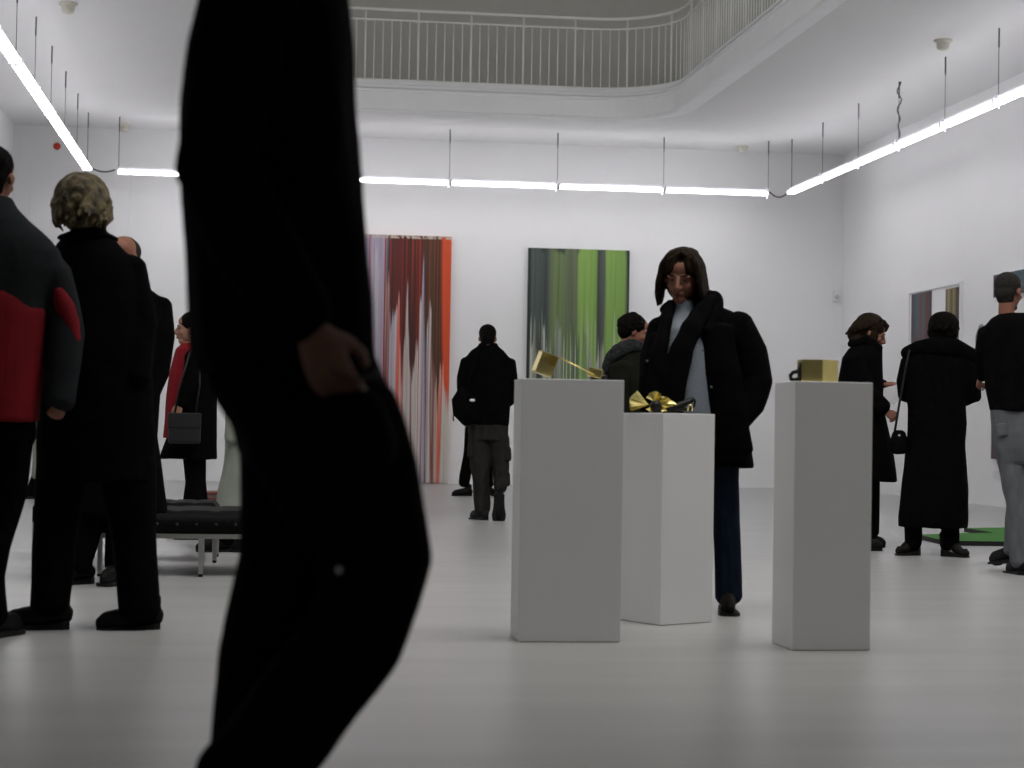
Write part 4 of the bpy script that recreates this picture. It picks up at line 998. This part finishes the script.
# --- central woman looking at the brass petals
f = Fig(710, 612, 'person with brown bob and pale turtleneck looking down at the brass petals')
f.garment('turtleneck', SWEAT, profs=[[(301, 675, 694, .055, -.02), (312, 674, 695, .06, -.025), (320, 670, 699, .08, -.03), (330, 664, 704, .12, -.04), (350, 661, 710, .135, -.05), (380, 660, 715, .14, -.05), (412, 661, 718, .14, -.05), (436, 661, 720, .14, -.04)]], wr=.004, wscale=7)
f.garment('coat', BLACK, profs=[[(302, 674, 716, .07, .055), (311, 663, 733, .10, .05), (324, 655, 742, .125, .045), (360, 649, 746, .13, .045), (410, 648, 748, .135, .045), (440, 654, 750, .145, .03), (467, 655, 754, .15, .02)]],
    chains=[[(736, 323, .01, 18, .09), (750, 353, 0, 17, .085), (756, 382, -.02, 16, .08), (750, 405, -.06, 14, .07), (737, 424, -.10, 12, .06)],
            [(664, 328, .01, 17, .09), (654, 358, 0, 14.5, .08), (652, 392, -.05, 13, .07), (666, 424, -.12, 12, .06)],
            [(718, 330, -.10, 17, .05), (722, 370, -.13, 18, .045), (729, 412, -.14, 18, .045), (735, 452, -.12, 18, .05)],
            [(657, 340, -.10, 10, .05), (652, 380, -.13, 11, .045), (654, 420, -.13, 12, .045), (666, 455, -.10, 14, .05)]], wr=.007)
f.garment('collar', BLACK, chains=[[(668, 308, -.02, 5, .05), (690, 299, .12, 9, .04), (708, 297, .06, 9, .06), (716, 301, .0, 9, .06), (713, 318, -.08, 10, .04), (708, 334, -.13, 8, .03)]], k=0, wr=.004, wscale=12)
f.garment('scarf', BLACK2, chains=[[(712, 300, -.05, 7, .035), (703, 313, -.11, 9, .03), (693, 330, -.17, 10, .03), (684, 350, -.20, 11.5, .022), (676, 378, -.21, 13, .02), (671, 405, -.21, 14, .018), (669, 440, -.20, 14, .018)],
            [(671, 306, -.05, 5, .035), (667, 325, -.13, 6, .03), (661, 350, -.18, 8, .025), (657, 385, -.19, 9, .02), (656, 425, -.19, 9, .02)]], k=0, wr=.006, wscale=10)
f.garment('jeans', DENIM, profs=[[(430, 674, 742, .11, .0), (462, 676, 741, .115)]], chains=[[(724, 455, 0, 16, .09), (726, 500, -.0, 13, .075), (728, 555, 0, 13, .07), (729, 597, 0, 14, .078)], [(692, 455, 0, 16, .09), (689, 500, -.02, 13, .075), (687, 594, -.03, 13, .07)]], wr=.007, wscale=7)
for x, y in ((704, 352), (711, 388)):
    pass
f.shoe(727, 612, -.02, 4, L_=.25, m=mat('dark_brown_leather', (.007, .005, .004), .7, spec=.08)); f.shoe(686, 612, -.04, -10, L_=.25, m=mat('dark_brown_leather', (.007, .005, .004)))
f.hand(f.q(738, 424, -.12), (-.6, -.2, -.8), (.5, -1, 0), size=.16, curl=.6, thumb=1)
f.head(683, 278, 52, yaw=-10, pitch=14, v=-.03, roll=2)
def h(e, c_):
    e((0, .10, .21), (.40, .44, .37)); e((0, .24, -.10), (.37, .28, .42))
    for s_ in (-1, 1):
        for i in range(11):   # each side of the bob, swept from the parting
            a = i/10; y = -.30+.52*a; L2 = -.50 if s_ < 0 else -.36
            c_([(Vector((.04+s_*(.03+.02*i*.3), -.02+.1*a-.12*(1-a), .55)), .04), (Vector((s_*.22, y*.75, .48)), .05), (Vector((s_*.355, y*.92, .26)), .052), (Vector((s_*.405, y, -.02)), .055), (Vector((s_*.43, y+.01, -.24)), .05), (Vector((s_*(.42 if s_ < 0 else .46), y+.02, L2+.04*math.sin(i*1.9))), .02)], 8)
        for i in range(5):    # thin fringe brushed to the temples
            b = i/4
            c_([(Vector((.04, -.16-.03*i, .53)), .032), (Vector((.04+s_*(.10+.10*b), -.30, .42)), .028), (Vector((.02+s_*(.13+.15*b), -.345+.06*b, .27)), .022), (Vector((.0+s_*(.15+.17*b), -.36+.10*b, .15-.08*b)), .009)], 8)
f.hair(BROWN, h, voxel=.0055, smooth=1, wr=.004, wscale=40, wst=(1, 1, .2))
r = f.build(SKIND, voxel=.0055); f.face(r)
for x, y, v in ((704, 352, -.178), (712, 388, -.185), (649, 363, -.182)):
    bm = bmesh.new(); t_ = bmesh.new(); lathe(t_, [(.006, 0), (.006, .003), (.004, .004)], 12, Matrix.Rotation(PI/2, 4, 'X')); merge(bm, t_, Matrix.Translation(f.q(x, y, v))); link('coat_button', bm, mat('grey_button', (.10, .10, .10), .4), r)

# --- long-haired person reading a sheet, right of the pedestals
f = Fig(866, 550, 'person with long dark hair and black coat holding a sheet of paper')
f.garment('coat', BLACK, profs=[[(343, 862, 880, .07), (349, 850, 883, .12), (358, 843, 883, .17), (380, 839, 883, .185), (410, 839, 884, .18), (440, 841, 891, .18), (470, 844, 895.5, .18), (481, 845, 896.5, .18)]],
    chains=[[(856, 360, -.14, 12, .07), (865, 392, -.19, 10, .06), (884, 409, -.19, 8.5, .055)], [(872, 360, .12, 11, .07), (876, 390, .12, 9, .06), (884, 384, .05, 6, .045)]])
f.garment('collar', BLACK, chains=[[(858, 343, .0, 5, .10), (868, 341, -.07, 6, .04), (880, 350, -.07, 5, .03)]], k=0, wr=.003)
f.hand(f.q(884, 384, .04), (1, -.15, .05), (.0, -.3, 1), size=.17, curl=.55, thumb=-1)
f.hand(f.q(886, 411, -.19), (.7, -.1, -.6), (.3, -1, .3), size=.16, curl=1.0, thumb=-1)
f.garment('trousers', BLACK2, chains=[[(862, 476, -.05, 11, .08), (864, 536, -.05, 8.5, .07)], [(870, 476, .09, 10, .08), (872, 534, .1, 7, .06)]])
f.shoe(855, 550, -.05, 88, L_=.27); f.shoe(858, 548, .1, 90, L_=.27)
f.head(872, 332.5, 34.5, yaw=92, pitch=22)
def h(e, c_):
    e((0, .09, .19), (.39, .44, .36)); e((0, .30, -.02), (.33, .30, .34)); e((0, .42, -.18), (.28, .22, .25)); e((0, .22, -.34), (.33, .30, .26)); e((-.27, -.06, -.10), (.09, .17, .30)); e((.27, -.06, -.10), (.09, .17, .30))
    for i in range(16):
        s = -1 if i % 2 else 1; a = i/15
        c_([(Vector((s*.22, -.12+.1*a, .45)), .05), (Vector((s*.37, .02+.2*a, .25)), .055), (Vector((s*.37, .26+.2*a, .0)), .05), (Vector((s*.30, .46+.12*a, -.16)), .045), (Vector((s*.26, .60+.06*a, -.12-.2*a)), .02)], 8)
    for i in range(7): c_([(Vector((-.2+.066*i, -.20, .44)), .05), (Vector((-.24+.08*i, -.36, .34)), .045), (Vector((-.27+.09*i, -.38, .2)), .02)], 8)
f.hair(BROWN, h, smooth=1, wr=.004, wscale=30)
r = f.build(SKIND); f.face(r)
bm = bmesh.new(); 
P_ = [f.q(884, 388, .0), f.q(898, 384, -.02), f.q(900, 398, -.06), f.q(893.5, 405.5, -.08), f.q(885, 397, -.05)]
v1 = [bm.verts.new(p) for p in P_]; v2 = [bm.verts.new(p+Vector((0, .002, 0))) for p in P_]
bm.faces.new(v1); bm.faces.new(v2[::-1])
for i in range(5): bm.faces.new([v1[i], v2[i], v2[(i+1) % 5], v1[(i+1) % 5]])
f.place('paper_sheet', bm, PAPER, 'white folded sheet of paper held by the long-haired person in black', 'paper', smooth=False)

# --- woman in the ankle-length coat
f = Fig(935, 556, 'person in a wide-collared ankle-length black coat seen from behind')
f.garment('coat', BLACK, profs=[[(338, 932, 956, .07), (344, 920, 964, .10), (351, 910, 973, .13), (362, 907, 974, .14), (390, 908, 967, .14), (410, 909.5, 966, .14), (441, 908, 966, .15), (487, 903, 967.5, .17), (518, 899, 967, .18), (527, 899, 966.5, .18)]],
    chains=[[(966, 362, 0, 11, .08), (972, 380, 0, 9, .07), (973, 395, .03, 8.5, .065), (962, 400, .12, 7, .055)], [(912, 362, 0, 10, .08), (906, 382, 0, 8, .07), (907, 395, .05, 7.5, .06), (920, 400, .13, 7, .055)]], wr=.007, wscale=6)
f.garment('shawl_collar', BLACK, chains=[[(910, 353, .0, 7, .07), (920, 349, -.07, 8, .05), (938, 346, -.13, 9, .04), (956, 348, -.12, 9, .045), (974, 356, .0, 7, .07)]], k=0, wr=.003)
f.garment('trousers', BLACK, chains=[[(913.5, 505, 0, 9.5, .075), (913.5, 545, 0, 8.6, .07)], [(950, 515, 0, 9.5, .075), (950, 545, 0, 8.4, .07)]])
BT = mat('dark_brown_boot_leather', (.008, .006, .005), .6, spec=.15)
f.shoe(913, 556, 0, -52, L_=.19, heel=.045, m=BT, W=.04); f.shoe(949, 556.5, -.02, 62, L_=.20, heel=.045, m=BT, W=.04)
f.head(945, 328.5, 32, yaw=172, pitch=4)
def h(e, c_):
    e((0, .08, .15), (.47, .48, .38)); e((0, .20, -.14), (.48, .30, .36))
    locks(c_, 20, -110, 110, 20, 80, .22, rad=.06, out=1.2, wave=.03, curl=.05, seed=11)
f.hair(DARKH, h, smooth=1, wr=.004, wscale=26); f.build()
bm = bmesh.new(); chain(bm, [(f.q(900.5, 434, -.1), .045, .04), (f.q(900.5, 442, -.1), .062, .05), (f.q(901, 451, -.1), .060, .048)], 16, 3)
bag = f.place('shoulder_bag', bm, BLACK2, 'small black shoulder bag hanging from a thin strap beside the ankle-length coat', 'bag')
bm = bmesh.new(); tube(bm, [f.q(896.5, 432, -.1), f.q(901, 405, -.10), f.q(907, 372, -.11), f.q(911, 352, -.10), f.q(914, 347, -.04)], .008, 8); link('strap', bm, mat('brown_strap_leather', (.008, .006, .005), .7), bag, smooth=True)
bm = bmesh.new(); ell(bm, f.q(901, 436, -.145), (.010, .005, .008), seg=10, rings=6); link('clasp', bm, CHROME, bag, smooth=True)

# --- man in black sweater and grey jeans at the right edge
f = Fig(1012, 574, 'person in a black sweater and faded grey jeans seen from behind at the right edge')
f.garment('sweater', BLACK2, profs=[[(313, 1003, 1027, .07), (319, 993, 1036, .10), (328, 986, 1044, .13), (350, 986, 1045, .14), (386, 987, 1042, .14), (411, 991.5, 1040, .14)]],
    chains=[[(990, 332, 0, 10, .08), (986, 350, .02, 8.5, .07), (985, 366, .08, 7.5, .06), (984, 374, .17, 6, .05)], [(1042, 332, 0, 10, .08), (1048, 355, .02, 8.5, .07), (1047, 378, .1, 7.5, .06), (1040, 382, .2, 6, .05)]], wr=.006)
f.garment('shoulder_stripe', GSTRIP, chains=[[(984, 325, .03, 2.5, .05), (980, 335, .04, 2.2, .04), (979, 346, .06, 1.6, .03)]], k=0, wr=.001)
f.hand(f.q(983, 375, .19), (-.2, .7, -.5), (-1, 0, .2), size=.18, curl=.8, thumb=1)
f.garment('jeans', GJEAN, profs=[[(405, 992, 1040, .125), (432, 993.5, 1040, .13), (448, 995.5, 1038, .12), (462, 999, 1034, .10)]],
    chains=[[(1008, 432, 0, 15, .095), (1012, 465, 0, 13.5, .09), (1018, 500, -.02, 11.5, .08), (1021, 562, -.02, 10.5, .075)], [(1028, 432, .02, 13.5, .095), (1024, 475, .06, 12.5, .09), (1017, 508, .13, 10, .08), (1013, 552, .16, 8.5, .07)]], wr=.008, wscale=7)
f.garment('back_pocket', GJEAN, chains=[[(1003, 424, -.112, 6, .010), (1004, 436, -.117, 5.5, .010)]], k=0, wr=0)
f.garment('back_pocket', GJEAN, chains=[[(1028, 424, -.112, 6, .010), (1028, 436, -.117, 5.5, .010)]], k=0, wr=0)
f.shoe(1020, 575, -.02, -158, L_=.28); f.shoe(1012, 565, .16, -140, L_=.28, pitch=6)
f.head(1011, 291.5, 38, yaw=150, pitch=4)
f.hair(GREYH, shortcap, wr=.001); f.build(SKIND)
